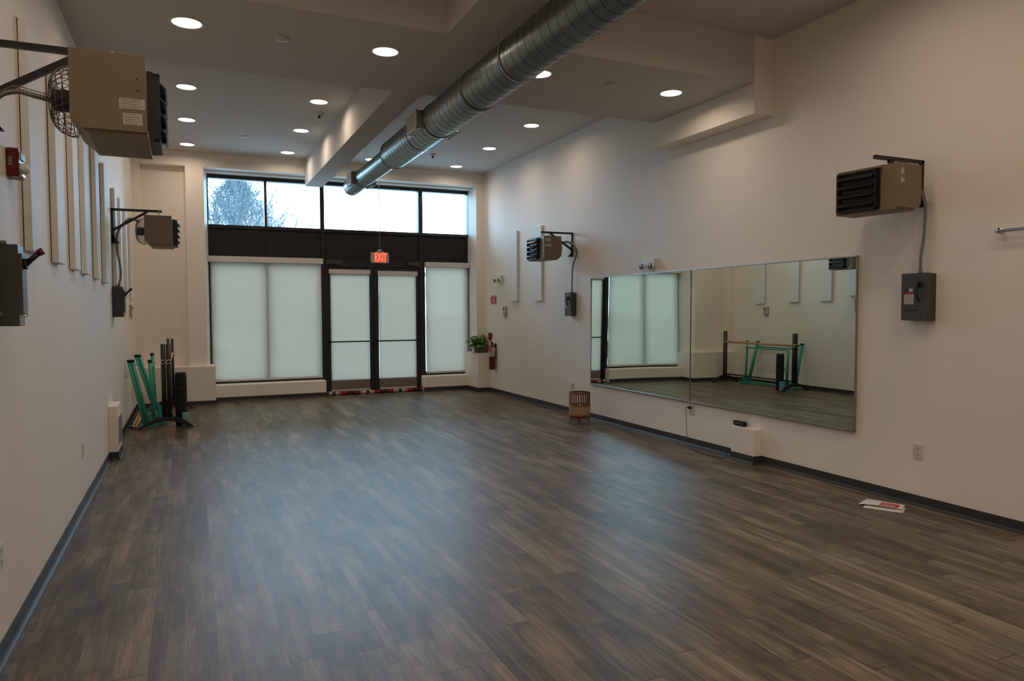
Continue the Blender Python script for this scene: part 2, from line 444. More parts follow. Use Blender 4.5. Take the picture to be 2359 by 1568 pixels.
# ================================================================== SETTING
struct('floor', MB().box(XL-0.1, XR+0.1, YB-0.1, 12.16, -0.08, 0.0), M['floor'])
struct('wall_left', MB().box(XL-0.15, XL, YB, 12.2, 0, ZC+0.1), M['paint'])
struct('wall_right', MB().box(XR, XR+0.15, YB, 12.2, 0, ZC+0.1), M['paint'])
struct('wall_back', MB().box(XL-0.1, XR+0.1, YB-0.15, YB, 0, ZC+0.1), M['paint'])
c = MB().box(XL-0.1, XR+0.1, YB-0.1, 12.2, ZC, ZC+0.15)
c.box(XL, XR, 4.875, 6.335, ZB, ZC+0.01)             # wide cross drop
c.box(1.70, 2.58, YB, 4.876, ZB, ZC+0.01)            # drop over the duct, near part
c.box(1.69, 1.95, 6.334, YF+0.02, ZB, ZC+0.01)       # narrow beam to the window wall
struct('ceiling', c, M['ceil'])
struct('trim_1', MB().box(4.48, XR, 4.874, 6.34, 3.085, ZC+0.005), M['paint'])   # boxed duct chase along the right wall
# window wall
w = MB()
w.box(XL, XR, YF, 12.2, 3.53, ZC)                                  # header
w.box(XL, -0.615, YF, 12.2, 0, 3.53)                               # strip in the corner
w.box(-0.615, -0.02, 11.82, 12.2, 0, 3.53)                         # niche back
w.box(-0.02, 0.23, YF, 12.2, 0, 3.53)                              # pier left of window
w.hexa([(0.229,YF,0.28),(0.23,YF,0.28),(0.30,12.2,0.28),(0.229,12.2,0.28),(0.229,YF,3.53),(0.23,YF,3.53),(0.30,12.2,3.53),(0.229,12.2,3.53)])
w.box(4.55, XR, YF, 12.2, 0, 3.53)                                 # pier right
w.box(0.23, 4.62, 11.86, 12.2, 3.505, 3.54)                        # inner head
w.box(4.60, 4.66, 12.0, 12.2, 0, 3.53)
w.box(XL, 0.335, 11.55, 12.2, 0, 0.583)                            # low box, left corner
w.box(4.47, XR, 11.40, 12.2, 0, 0.665)                             # low box, right corner
struct('wall_front', w, M['paint'])
s_ = MB().box(0.30, 2.01, 11.88, 12.2, 0, 0.270).box(3.655, 4.49, 11.88, 12.2, 0, 0.270)
struct('trim_2', s_, M['paint'], bevel=0.018)                      # low sills under the shades
# vinyl cove base: upright strip + toe
def cove(mb, p0, p1, n):       # p0,p1 floor points of the wall line, n = direction into the room
    n = Vector((n[0], n[1], 0)); a = Vector((p0[0], p0[1], 0)); b = Vector((p1[0], p1[1], 0)); t = 0.075
    prof = [(0, 0), (0.026, 0), (0.024, 0.004), (0.012, 0.009), (0.006, 0.018), (0.005, t), (0, t)]
    vs = [a + n*u + Vector((0,0,z)) for u, z in prof] + [b + n*u + Vector((0,0,z)) for u, z in prof]
    k = len(prof)
    mb.add(vs, [tuple(range(k)), tuple(range(2*k-1, k-1, -1))] + [(i, (i+1) % k, k+(i+1) % k, k+i) for i in range(k)])
bl = MB(); cove(bl, (XL, YB), (XL, 7.69), (1, 0)); cove(bl, (XL, 8.17), (XL, 11.55), (1, 0))
cove(bl, (XL, 7.70), (-0.645, 7.70), (0, -1)); cove(bl, (-0.645, 7.70), (-0.645, 8.16), (1, 0))
struct('baseboard_left', bl, M['base'])
br = MB(); cove(br, (XR, YB), (XR, 4.97), (-1, 0)); cove(br, (XR, 5.27), (XR, 11.40), (-1, 0))
cove(br, (4.60, 4.97), (4.60, 5.27), (-1, 0)); cove(br, (4.60, 4.97), (XR, 4.97), (0, -1))
struct('baseboard_right', br, M['base'])
bf = MB(); cove(bf, (XL, 11.55), (0.335, 11.55), (0, -1)); cove(bf, (0.335, 11.55), (0.335, 11.88), (1, 0)); cove(bf, (0.335, 11.88), (2.01, 11.88), (0, -1))
cove(bf, (3.655, 11.88), (4.47, 11.88), (0, -1)); cove(bf, (4.47, 11.40), (4.47, 11.88), (-1, 0)); cove(bf, (4.47, 11.40), (XR, 11.40), (0, -1))
struct('baseboard_front', bf, M['base'])
# boxed-out chases near the floor on both side walls
rb = MB().box(XL, -0.645, 7.70, 8.16, 0.0, 0.505)
struct('trim_3', rb, M['paint'], bevel=0.004)
struct('trim_4', MB().box(4.60, XR, 4.97, 5.27, 0.0, 0.315), M['paint'], bevel=0.004)

# ------------------------------------------------------------------ storefront
Y0, Y1 = 12.05, 12.17
def win(name, x0, x1, z0, z1, fl, fr, ft, fb):
    root = struct_root(name, ((x0+x1)/2, Y0, z0))
    m_ = MB().box(x0-fl, x0, Y0, Y1, z0-fb, z1+ft).box(x1, x1+fr, Y0, Y1, z0-fb, z1+ft)
    m_.box(x0, x1, Y0, Y1, z1, z1+ft).box(x0, x1, Y0, Y1, z0-fb, z0)
    m_.build('window_frame', M['frame'], root)
    MB().box(x0, x1, 12.11, 12.118, z0, z1).build('pane', M['glass'], root)
    return root
win('window_1', 0.297, 1.113, 2.738, 3.447, 0.03, 0.02, 0.06, 0.05)
win('window_2', 1.152, 1.975, 2.738, 3.447, 0.019, 0.03, 0.06, 0.05)
win('window_3', 2.042, 3.636, 2.738, 3.447, 0.037, 0.04, 0.06, 0.05)
win('window_4', 3.712, 4.545, 2.738, 3.447, 0.036, 0.06, 0.06, 0.05)
# dark spandrel band under the clerestory
sp_ = MB()
for a, b in ((0.27, 1.133), (1.133, 1.985), (2.045, 3.64), (3.712, 4.60)): sp_.box(a, b, 12.075, 12.15, 2.235, 2.69)
sp_.box(1.985, 2.045, 12.05, 12.17, 2.17, 2.69).box(3.64, 3.712, 12.05, 12.17, 2.17, 2.69).box(1.118, 1.148, 12.065, 12.15, 2.235, 2.69)
struct('trim_5', sp_, M['darkpanel'])
win('window_5', 0.33, 1.115, 0.335, 2.15, 0.07, 0.018, 0.09, 0.085)
win('window_6', 1.151, 1.96, 0.335, 2.15, 0.018, 0.024, 0.09, 0.085)
win('window_7', 3.745, 4.50, 0.335, 2.15, 0.045, 0.11, 0.09, 0.085)
# door frame and two glazed leaves
df = MB().box(1.985, 2.05, Y0-0.02, Y1, 0, 2.235).box(3.645, 3.70, Y0-0.02, Y1, 0, 2.235).box(2.05, 3.645, Y0-0.02, Y1, 2.13, 2.235)
df.box(2.05, 3.645, Y0+0.046, Y1, 2.09, 2.13).box(2.05, 2.07, Y0+0.046, Y1, 0, 2.09).box(3.625, 3.645, Y0+0.046, Y1, 0, 2.09).box(2.80, 2.89, Y0+0.046, Y0+0.07, 0.0, 2.09)
struct('trim_6', df, M['frame'])
def door(name, x0, x1, closer_x0, closer_x1):
    root = struct_root(name, ((x0+x1)/2, Y0, 0))
    m_ = MB().box(x0, x0+0.075, Y0, Y0+0.045, 0.01, 2.125).box(x1-0.075, x1, Y0, Y0+0.045, 0.01, 2.125)
    m_.box(x0+0.075, x1-0.075, Y0, Y0+0.045, 1.995, 2.125).box(x0+0.075, x1-0.075, Y0, Y0+0.045, 0.01, 0.255)
    m_.build('leaf', M['frame'], root)
    MB().box(x0+0.075, x1-0.075, Y0+0.02, Y0+0.026, 0.255, 1.995).build('pane', M['glass'], root)
    p = MB().box(x0+0.03, x1-0.03, Y0-0.075, Y0-0.052, 0.876, 0.898).box(x0+0.03, x0+0.055, Y0-0.075, Y0, 0.87, 0.904).box(x1-0.055, x1-0.03, Y0-0.075, Y0, 0.87, 0.904)
    p.build('push_bar', M['frame'], root)
    q = MB().box(closer_x0, closer_x1, Y0-0.075, Y0-0.02, 2.163, 2.228)
    q.box(closer_x0+0.14, closer_x1+0.06, Y0-0.07, Y0-0.05, 2.137, 2.150)
    q.build('closer', M['darkcloser'], root, bevel=0.003)
M['darkcloser'] = mat('dark_bronze_closer', (0.045, 0.042, 0.040), 0.45)
door('door_1', 2.052, 2.842, 2.045, 2.30)
door('door_2', 2.850, 3.643, 3.42, 3.64)

# ------------------------------------------------------------------ roller shades
def shade(label, x0, x1, zt, zb, ch, yf, over, dep=0.075):
    t = thing('roller_shade', label, 'window shade', ((x0+x1)/2, yf, zb), 'white roller shades')
    MB().box(x0-over[0], x1+over[1], yf-dep+0.012, yf+0.012, zt, zt+ch).build('cassette', M['cassette'], t, bevel=0.002)
    MB().box(x0, x1, yf-0.0015, yf, zb+0.028, zt+0.01).build('fabric', M['shade'], t)
    MB().box(x0, x1, yf-0.007, yf+0.006, zb, zb+0.028).build('hem_bar', M['cassette'], t, bevel=0.003)
    return t
shade('wide translucent white roller shade left of the double doors', 0.302, 1.975, 2.158, 0.303, 0.088, 12.02, (0.03, 0.02), 0.10)
shade('narrow translucent white roller shade covering the left door leaf', 2.118, 2.758, 2.005, 0.062, 0.075, 12.035, (0.02, 0.02), 0.05)
shade('narrow translucent white roller shade covering the right door leaf', 2.925, 3.575, 1.992, 0.062, 0.075, 12.035, (0.02, 0.02), 0.05)
shade('translucent white roller shade right of the doors beside the plant', 3.745, 4.585, 2.145, 0.303, 0.085, 12.02, (0.02, 0.015), 0.10)

# ================================================================== CEILING FIXTURES
LGT = bpy.data.lights.new('lamp', 'AREA'); LGT.shape = 'DISK'; LGT.size = 0.17; LGT.energy = LAMP_W; LGT.color = LAMP_COL; LGT.spread = R(165)
LGT_NEAR = LGT.copy(); LGT_NEAR.energy = LAMP_W*1.0
def downlight(loc, label, group):
    t = thing('recessed_light', label, 'ceiling light', loc, group)
    MB().lathe([(0.112, 0), (0.112, -0.004), (0.104, -0.006), (0.094, -0.003), (0.093, 0.0)], n=40).build('trim_ring', M['trimring'], t, world=False)
    MB().lathe([(0.0001, -0.0025), (0.093, -0.0025), (0.093, -0.0005), (0.0001, -0.0005)], n=40).build('diffuser', M['lamp'], t, world=False)
    o = bpy.data.objects.new('lamp', LGT); COL.objects.link(o); o.parent = t; o.location = (0, 0, -0.012)
    return t
first = None
LBL = []
for nm, x in (('leftmost', 0.024), ('second from the left', 1.386), ('partly behind the duct', 2.68), ('rightmost', 4.0)):
    LBL.append((x, 5.405, ZB, 'lit round recessed light on the dropped cross beam, %s' % nm, 'recessed lights'))
for nx, x in (('along the left wall', 0.018), ('just left of the narrow beam', 1.373),
              ('right of the narrow beam', 2.62), ('along the right wall', 4.018)):
    for ny, y in (('nearest the cross beam', 8.34), ('middle of three', 9.75), ('nearest the windows', 11.17)):
        if x == 2.62 and y < 11: continue
        LBL.append((x, y, ZC, 'lit round ceiling light %s, %s' % (nx, ny), 'recessed lights'))
for i, (x, y, z, l, g) in enumerate(LBL):
    if first is None: first = downlight((x, y, z), l, g)
    else: dup(first, (x, y, z), l, g)
# lamps of the same kind over the part of the room behind and above the frame
for x in (0.02, 1.33, 2.95, 3.75):
    for y in (-2.3, -0.9, 0.5, 1.9, 3.3):
        q = dup(first, (x, y, ZC), 'lit round recessed light in the near ceiling above the camera', 'recessed lights')
        for ch in q.children:
            if ch.type == 'LIGHT': ch.data = LGT_NEAR
# concealed sprinkler covers and sensors
def cap(loc, label, r=0.045, h=0.022):
    o = MB().lathe([(r*0.9, 0.0), (r, -h*0.5), (r*0.95, -h), (0.0001, -h*1.15)], c=(0,0,0), n=28).build('sprinkler_cover', M['trimring'], world=False)
    o.location = loc; return tag(o, label, 'sprinkler cover', 'sprinkler covers')
cap((0.643, 5.416, ZB), 'small round white sprinkler cover on the cross beam left of the duct')
cap((3.357, 5.399, ZB), 'small round white sprinkler cover on the cross beam right of the duct')
cap((0.732, 10.36, ZC), 'flat white sprinkler cover between the two left rows of ceiling lights', 0.042, 0.008)
def sensor(loc, label, group):
    t = thing('ceiling_sensor', label, 'ceiling sensor', loc, group)
    MB().lathe([(0.055, 0), (0.055, -0.008), (0.03, -0.022), (0.0001, -0.024)], n=24).build('housing', M['trimring'], t, world=False)
    MB().lathe([(0.017, -0.02), (0.017, -0.045), (0.010, -0.052), (0.0001, -0.054)], n=16).build('sensor_head', M['black'], t, world=False)
sensor((1.456, 8.84, ZC), 'small white ceiling sensor with dark tip left of the narrow beam', 'ceiling sensors')
sensor((3.392, 10.465, ZC), 'small ceiling sensor with dark tip right of the duct near the window wall', 'ceiling sensors')

# ------------------------------------------------------------------ spiral duct
DX, DZ = 2.128, 3.142
duct = thing('spiral_duct', 'long galvanised spiral air duct hanging under the ceiling towards the windows', 'air duct', (DX, 3.0, DZ))
def spiral(y0, y1, rad, pitch, mb, n=60):
    prof = [(0.00, 0.0, 0), (0.462, 0.0, 0), (0.478, 0.0, 0), (0.487, 0.0014, 1), (0.513, 0.0014, 1), (0.522, 0.0, 0), (0.538, 0.0, 0)]
    turns = (y1-y0)/pitch; steps = int(turns*n)
    vs = []; k = len(prof)
    for i in range(steps+1):
        a = 2*PI*i/n
        for f, h, _ in prof + [(1.0, 0.0, 0)]:
            y = y0 + (i/n + f - 0.5)*pitch
            y = min(max(y, y0), y1); rr = rad + h
            vs.append((DX + rr*math.cos(a), y, DZ + rr*math.sin(a)))
    k = len(prof)+1; fs0 = []; fs1 = []
    for i in range(steps):
        for j in range(k-1):
            q = (i*k+j, i*k+j+1, (i+1)*k+j+1, (i+1)*k+j)
            (fs1 if j in (2, 3, 4) else fs0).append(q)
    mb.add(vs, fs0, 0, True); mb.add(vs, fs1, 1, False)
m1 = MB(); spiral(-3.1, 7.95, 0.160, 0.108, m1); m1.build('main_run', [M['duct'], M['seam']], duct)
m2 = MB(); spiral(7.90, 10.25, 0.118, 0.090, m2); m2.build('end_run', [M['duct'], M['seam']], duct)
MB().lathe([(0.116, 10.245), (0.121, 10.25), (0.121, 10.262), (0.0001, 10.262)], (DX, 0, DZ), 60, axis='y').build('end_cap', M['duct'], duct)
MB().lathe([(0.118, 7.99), (0.121, 7.975), (0.163, 7.955), (0.165, 7.94), (0.161, 7.925)], (DX, 0, DZ), 60, axis='y').build('reducer', M['seam'], duct)
for y in (5.36, 6.36, 9.50):
    rr = 0.1605 if y < 7.9 else 0.1185
    MB().lathe([(rr, y-0.008), (rr+0.005, y-0.005), (rr+0.005, y+0.005), (rr, y+0.008)], (DX, 0, DZ), 60, axis='y').build('coupling', M['seam'], duct)
for y0, y1, xl, xr in ((6.40, 6.71, 1.919, 2.337), (9.52, 9.80, 1.965, 2.291)):
    for xa, sg in ((xl, -1), (xr, 1)):
        xin = DX + sg*0.10
        m_ = MB().box(xa-sg*0.004, xin, y0, y1, 3.060, 3.223).box(xin, DX+sg*0.12, y0-0.012, y1+0.012, 3.050, 3.233)
        bx_ = m_.build('supply_box', M['boxsteel'], duct)
        g = MB(); x0_, x1_ = sorted((xa-sg*0.004, xa+sg*0.004)); b_ = 0.014
        g.box(x0_, x1_, y0-0.004, y1+0.004, 3.056, 3.056+b_).box(x0_, x1_, y0-0.004, y1+0.004, 3.227-b_, 3.227)
        g.box(x0_, x1_, y0-0.004, y0-0.004+b_, 3.056, 3.227).box(x0_, x1_, y1+0.004-b_, y1+0.004, 3.056, 3.227)
        ns = 16
        for i in range(ns):
            yy = y0+b_ + (y1-y0-2*b_)*(i+0.5)/ns
            g.box(x0_+0.001, x1_-0.001, yy-0.0025, yy+0.0025, 3.07, 3.213)
        go = g.build('grille', M['grille'], None); go.parent = bx_
        for v in go.data.vertices: v.co -= Vector((DX, 3.0, DZ))
for y in (2.0, 4.6, 6.95, 9.95):
    zt = ZB if (y < 4.9 or 4.87 < y < 6.33) else ZC
    rr = 0.165 if y < 7.9 else 0.122
    for sg in (-1, 1):
        MB().cyl((DX+sg*rr, y, DZ), (DX+sg*rr, y, zt), 0.0022, 6).build('hanger_wire', M['steel'], duct)
    MB().lathe([(rr, y-0.01), (rr+0.002, y-0.01), (rr+0.002, y+0.01), (rr, y+0.01)], (DX, 0, DZ), 40, axis='y').build('hanger_band', M['steel'], duct)

# ------------------------------------------------------------------ exit sign on its stem
EX, EY, EZ = 2.722, 11.10, 2.143
t = thing('exit_sign', 'red glowing exit sign hanging on a thin stem in front of the doors', 'exit sign', (EX, EY, EZ))
def rrect(w_, h_, r_, n=6):
    out = []
    for cx_, cz_, a0 in ((w_/2-r_, h_/2-r_, 0), (-w_/2+r_, h_/2-r_, 90), (-w_/2+r_, -h_/2+r_, 180), (w_/2-r_, -h_/2+r_, 270)):
        for i in range(n+1):
            a = R(a0 + 90*i/n); out.append((cx_+r_*math.cos(a), cz_+r_*math.sin(a)))
    return out
hx = MB().prism([(EX+x, EZ+0.078+z) for x, z in rrect(0.275, 0.160, 0.022)], 'y', EY-0.022, EY+0.022)
hx.box(EX-0.062, EX+0.062, EY-0.022, EY+0.022, EZ+0.158, EZ+0.172)
hx.build('housing', M['exithouse'], t)
MB().box(EX-0.082, EX+0.092, EY-0.0245, EY-0.021, EZ+0.004, EZ+0.154).build('face', M['exitface'], t)
text_mb('EXIT', 0.155, (EX+0.006, EY-0.0255, EZ+0.076), (0.62, 0, 0), (0, 0, 1.14), 0.0008).build('lettering', M['exitletter'], t)
MB().cyl((EX, EY, EZ+0.19), (EX, EY, ZC), 0.0052, 10).lathe([(0.036, EZ+0.182), (0.036, EZ+0.192), (0.012, EZ+0.200)], (EX, EY, 0), 20).build('stem', M['steel'], t)
MB().box(EX-0.03, EX+0.03, EY-0.02, EY+0.02, EZ+0.172, EZ+0.184).build('mount', M['switch'], t)
MB().lathe([(0.05, ZC), (0.05, ZC-0.01), (0.01, ZC-0.02)], (EX, EY, 0), 20).build('canopy', M['trimring'], t)

# ================================================================== ACOUSTIC PANELS
def wall_panel(x0, x1, y0, z0, z1, label, group, wdt=0.25):
    th = thing('wall_panel', label, 'wall panel', (x0 if x0 < 1 else x1, y0, z0), group)
    sg = 1 if x0 < 1 else -1
    MB().box(sg*0.004, sg*(x1-x0), 0, wdt, 0, z1-z0).build('face_board', M['panel'], th, world=False, bevel=0.003)
    MB().box(0, sg*0.004, 0.006, wdt-0.006, 0.008, z1-z0-0.008).build('shadow_gap', M['rubber'], th, world=False)  # black strip standing in for the shaded gap between board and wall
    return th
LP = [(4.12, 1.695, 2.80), (4.87, 1.685, 2.79), (5.555, 1.683, 2.78), (6.11, 1.68, 2.77), (6.84, 1.675, 2.76), (7.50, 1.665, 2.745),
      (8.515, 1.665, 2.68), (9.14, 1.58, 2.665), (9.88, 1.57, 2.64), (10.74, 1.55, 2.64)]
NM = ['closest to the camera, rising behind the near heater', 'second from the camera, behind the near heater', 'third from the camera',
      'fourth from the camera', 'fifth from the camera', 'sixth from the camera, just before the far bracket',
      'directly behind the far heater bracket', 'first beyond the far heater bracket', 'second beyond the far heater bracket', 'last one, next to the window wall corner']
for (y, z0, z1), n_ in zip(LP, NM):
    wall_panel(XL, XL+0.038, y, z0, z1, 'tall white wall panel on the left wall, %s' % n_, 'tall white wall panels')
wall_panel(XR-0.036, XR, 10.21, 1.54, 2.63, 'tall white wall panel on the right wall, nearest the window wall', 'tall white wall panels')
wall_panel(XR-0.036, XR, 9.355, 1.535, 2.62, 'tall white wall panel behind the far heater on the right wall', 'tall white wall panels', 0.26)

# ================================================================== UNIT HEATERS
def heater(label, cen, yaw, sg, arm_y, wall_x, disc_top, stick, flexpts):
    """sg=+1 blows to +x (left wall), -1 to -x (right wall)"""
    th = thing('unit_heater', label, 'heater', cen, 'wall-hung unit heaters', yaw)
    inv = (Matrix.Translation(cen) @ Matrix.Rotation(yaw, 4, 'Z')).inverted()
    def L(p): return inv @ Vector(p)
    d, w_, h = 0.128, 0.228, 0.147
    def bx(mb, a0, a1, b0, b1, z0, z1, mi=0): return mb.box(min(sg*a0, sg*a1), max(sg*a0, sg*a1), b0, b1, z0, z1, mi)
    body = MB()
    poly = [(-d, h), (-d, -h+0.035), (-d+0.045, -h), (d, -h), (d, h)]
    body.prism([(sg*a, z) for a, z in poly], 'y', -w_, w_)
    body.prism([(sg*a, z) for a, z in [(-d+0.03, -h+0.012), (-d+0.055, -h-0.014), (d+0.006, -h-0.014), (d+0.006, -h+0.012)]], 'y', -w_+0.02, w_+0.004)
    body.build('cabinet', M['heater'], th, world=False, bevel=0.002)
    for a, z in (((-0.10, 0.12), (-0.10, -0.095), (0.1, 0.01), (0.0, 0.0), (-0.10, 0.02)) if not stick else (((0.098, 0.056), (0.101, 0.012)) if sg > 0 else ((0.098, -0.014), (0.094, -0.052)))):
        MB().cyl((sg*a, -w_, z), (sg*a, -w_-0.003, z), 0.0035, 8).build('screw', M['black'], th, world=False)
    fr = MB(); bx(fr, d, d+0.022, -0.098, 0.208, -0.148, 0.128)
    bx(fr, d+0.02, d+0.047, -0.092, -0.078, -0.146, 0.124); bx(fr, d+0.02, d+0.047, 0.190, 0.204, -0.146, 0.124)
    bx(fr, d+0.02, d+0.047, -0.092, 0.204, 0.112, 0.124); bx(fr, d+0.02, d+0.047, -0.092, 0.204, -0.146, -0.134)
    fr.build('louvre_frame', M['black'], th, world=False)
    for i in range(4):
        z = 0.094 - i*0.061
        f = MB().prism([(sg*(d+0.018), z+0.006), (sg*(d+0.050), z), (sg*(d+0.072), z-0.024), (sg*(d+0.066), z-0.026), (sg*(d+0.046), z-0.006), (sg*(d+0.018), z)], 'y', -0.076, 0.188)
        f.build('louvre_blade', M['blade'], th, world=False)
    # fan guard: bowl of wires at the back
    g = MB(); rad, dep = 0.138, 0.088
    def bowl(tt, a):   # tt 0 rim .. 1 pole
        rr = rad*math.cos(tt*PI/2)**0.55 if tt < 1 else 0.0
        return (sg*(-d-0.004-dep*math.sin(tt*PI/2)), rr*math.cos(a), rr*math.sin(a))
    for k in range(30):
        a = 2*PI*k/30
        g.tube([bowl(i/9*0.93, a + 0.5*i/9) for i in range(10)], 0.0016, 5)
    for tt in (0.0, 0.22, 0.42, 0.60, 0.76, 0.93):
        g.tube([bowl(tt, 2*PI*i/28) for i in range(28)], 0.0018, 5, closed=True)
    g.build('fan_guard', M['wire'], th, world=False)
    mt = MB().lathe([(0.0001, -sg*(d+0.083)), (0.035, -sg*(d+0.083)), (0.043, -sg*(d+0.075)), (0.043, -sg*(d-0.01))], (0,0,0), 24, axis='x')
    mt.build('motor', M['black'], th, world=False)
    # stickers on the side facing the camera
    if stick:
        y_ = -w_-0.0012
        for (a0, a1, z0, z1) in stick:
            st = MB()
            bx(st, a0, a1, y_, y_+0.001, z0, z1, 0)
            nl = max(2, int((z1-z0)/0.008))
            for i in range(nl):
                zz = z1 - (z1-z0)*(i+0.7)/(nl+0.4)
                bx(st, a0+0.006, a1-0.006-0.02*random.random(), y_-0.0006, y_, zz-0.0012, zz, 1)
            st.build('rating_sticker', [M['sticker'], M['ink']], th, world=False)
    # bracket: wall upright, arm, brace, foot gusset, hanger rod
    b = MB(); s2 = 0.011; xw = wall_x + sg*0.001
    def bar(p, q, r_=s2):
        p = Vector(p); q = Vector(q); tdir = (q-p).normalized(); yv = Vector((0,1,0)); n2 = tdir.cross(yv).normalized()
        vs = []
        for c_ in (p, q):
            for a, e in ((-1,-1),(1,-1),(1,1),(-1,1)): vs.append(c_ + yv*a*r_ + n2*e*r_)
        b.hexa([L(v) for v in vs])
    zt = 2.452 if sg > 0 else 2.415
    reach = 0.475
    if sg > 0 and cen[1] < 5: zt, reach = 2.442, 0.43
    bar((xw+sg*0.012, arm_y, zt+0.011), (xw+sg*0.012, arm_y, 2.11), 0.012)
    bar((xw, arm_y, zt), (xw+sg*reach, arm_y, zt), 0.012)
    bar((xw+sg*0.02, arm_y, zt-0.21), (xw+sg*0.335, arm_y, zt-0.012), 0.012)
    gz = zt-0.24
    b.add([L(v) for v in [(xw, arm_y-0.012, 2.105), (xw+sg*0.075, arm_y-0.012, 2.105), (xw, arm_y-0.012, gz), (xw, arm_y+0.012, 2.105), (xw+sg*0.075, arm_y+0.012, 2.105), (xw, arm_y+0.012, gz)]],
          [(0,1,2), (3,5,4), (0,3,4,1), (1,4,5,2), (2,5,3,0)])
    b.build('wall_bracket', M['black'], th, world=False)
    hr = MB().cyl(L((cen[0], arm_y+ (cen[1]-arm_y)*0.3, cen[2]+h)), L((cen[0], arm_y+(cen[1]-arm_y)*0.3, zt+0.02)), 0.006, 10)
    hr.build('hanger_rod', M['steel'], th, world=False)
    # flexible conduit
    pts = resample(spline([Vector(p) for p in flexpts], 20), 0.0055)
    c_ = MB().tube([L(p) for p in pts], 0.012, 10, rf=lambda i: 0.0122 if i % 2 else 0.0090)
    for q in (flexpts[0], flexpts[-1]):
        c_.ball(L(q), 0.015, 6)
    c_.build('flexible_conduit', M['flex'], th, world=False)
    wr = MB().tube([L(p + Vector((0, -0.012, 0.016))) for p in spline([Vector(p) for p in flexpts[:4]], 10)], 0.0022, 6)
    wr.build('control_wire', M['flex'], th, world=False)
    return th
M['blade'] = mat('louvre_black', (0.020, 0.020, 0.022), 0.28, spec=0.6)
heater('tan unit heater hung high on the left wall closest to the camera', (-0.267, 3.382, 2.239), R(0.5), 1, 3.40, XL, 1.67,
       [(0.036, 0.124, -0.062, -0.022), (0.048, 0.114, -0.122, -0.078)],
       [(-0.47, 3.382, 2.236), (-0.53, 3.36, 2.243), (-0.60, 3.35, 2.25), (-0.66, 3.33, 2.20), (-0.685, 3.315, 2.05), (-0.687, 3.315, 1.8), (-0.687, 3.318, 1.45), (-0.686, 3.335, 1.40), (-0.68, 3.385, 1.39)])
heater('tan unit heater on the left wall near the window end', (-0.2735, 8.459, 2.234), R(-0.4), 1, 8.487, XL, 1.66, None,
       [(-0.47, 8.50, 2.34), (-0.54, 8.52, 2.365), (-0.61, 8.53, 2.31), (-0.665, 8.53, 2.22), (-0.672, 8.53, 2.10), (-0.668, 8.53, 2.0), (-0.650, 8.53, 1.88), (-0.645, 8.525, 1.78), (-0.665, 8.52, 1.675)])
heater('tan unit heater high on the right wall above the grey switch box nearest the camera', (4.404, 3.571, 2.2207), R(6.25), -1, 3.45, XR, 1.64,
       [(0.075, 0.110, 0.072, 0.112), (0.070, 0.112, 0.018, 0.048)],
       [(4.60, 3.50, 2.29), (4.645, 3.46, 2.26), (4.665, 3.43, 2.18), (4.668, 3.41, 2.08), (4.665, 3.41, 1.97), (4.66, 3.415, 1.86), (4.645, 3.42, 1.75), (4.645, 3.42, 1.660)])
heater('tan unit heater on the right wall over the far white panel', (4.350, 8.625, 2.2166), R(0.2), -1, 8.48, XR, 1.63,
       [(0.030, 0.104, 0.072, 0.120), (0.020, 0.118, 0.006, 0.040)],
       [(4.58, 8.56, 2.295), (4.62, 8.50, 2.30), (4.655, 8.40, 2.26), (4.665, 8.33, 2.17), (4.665, 8.36, 2.08), (4.655, 8.40, 2.0), (4.65, 8.42, 1.85), (4.645, 8.42, 1.648)])

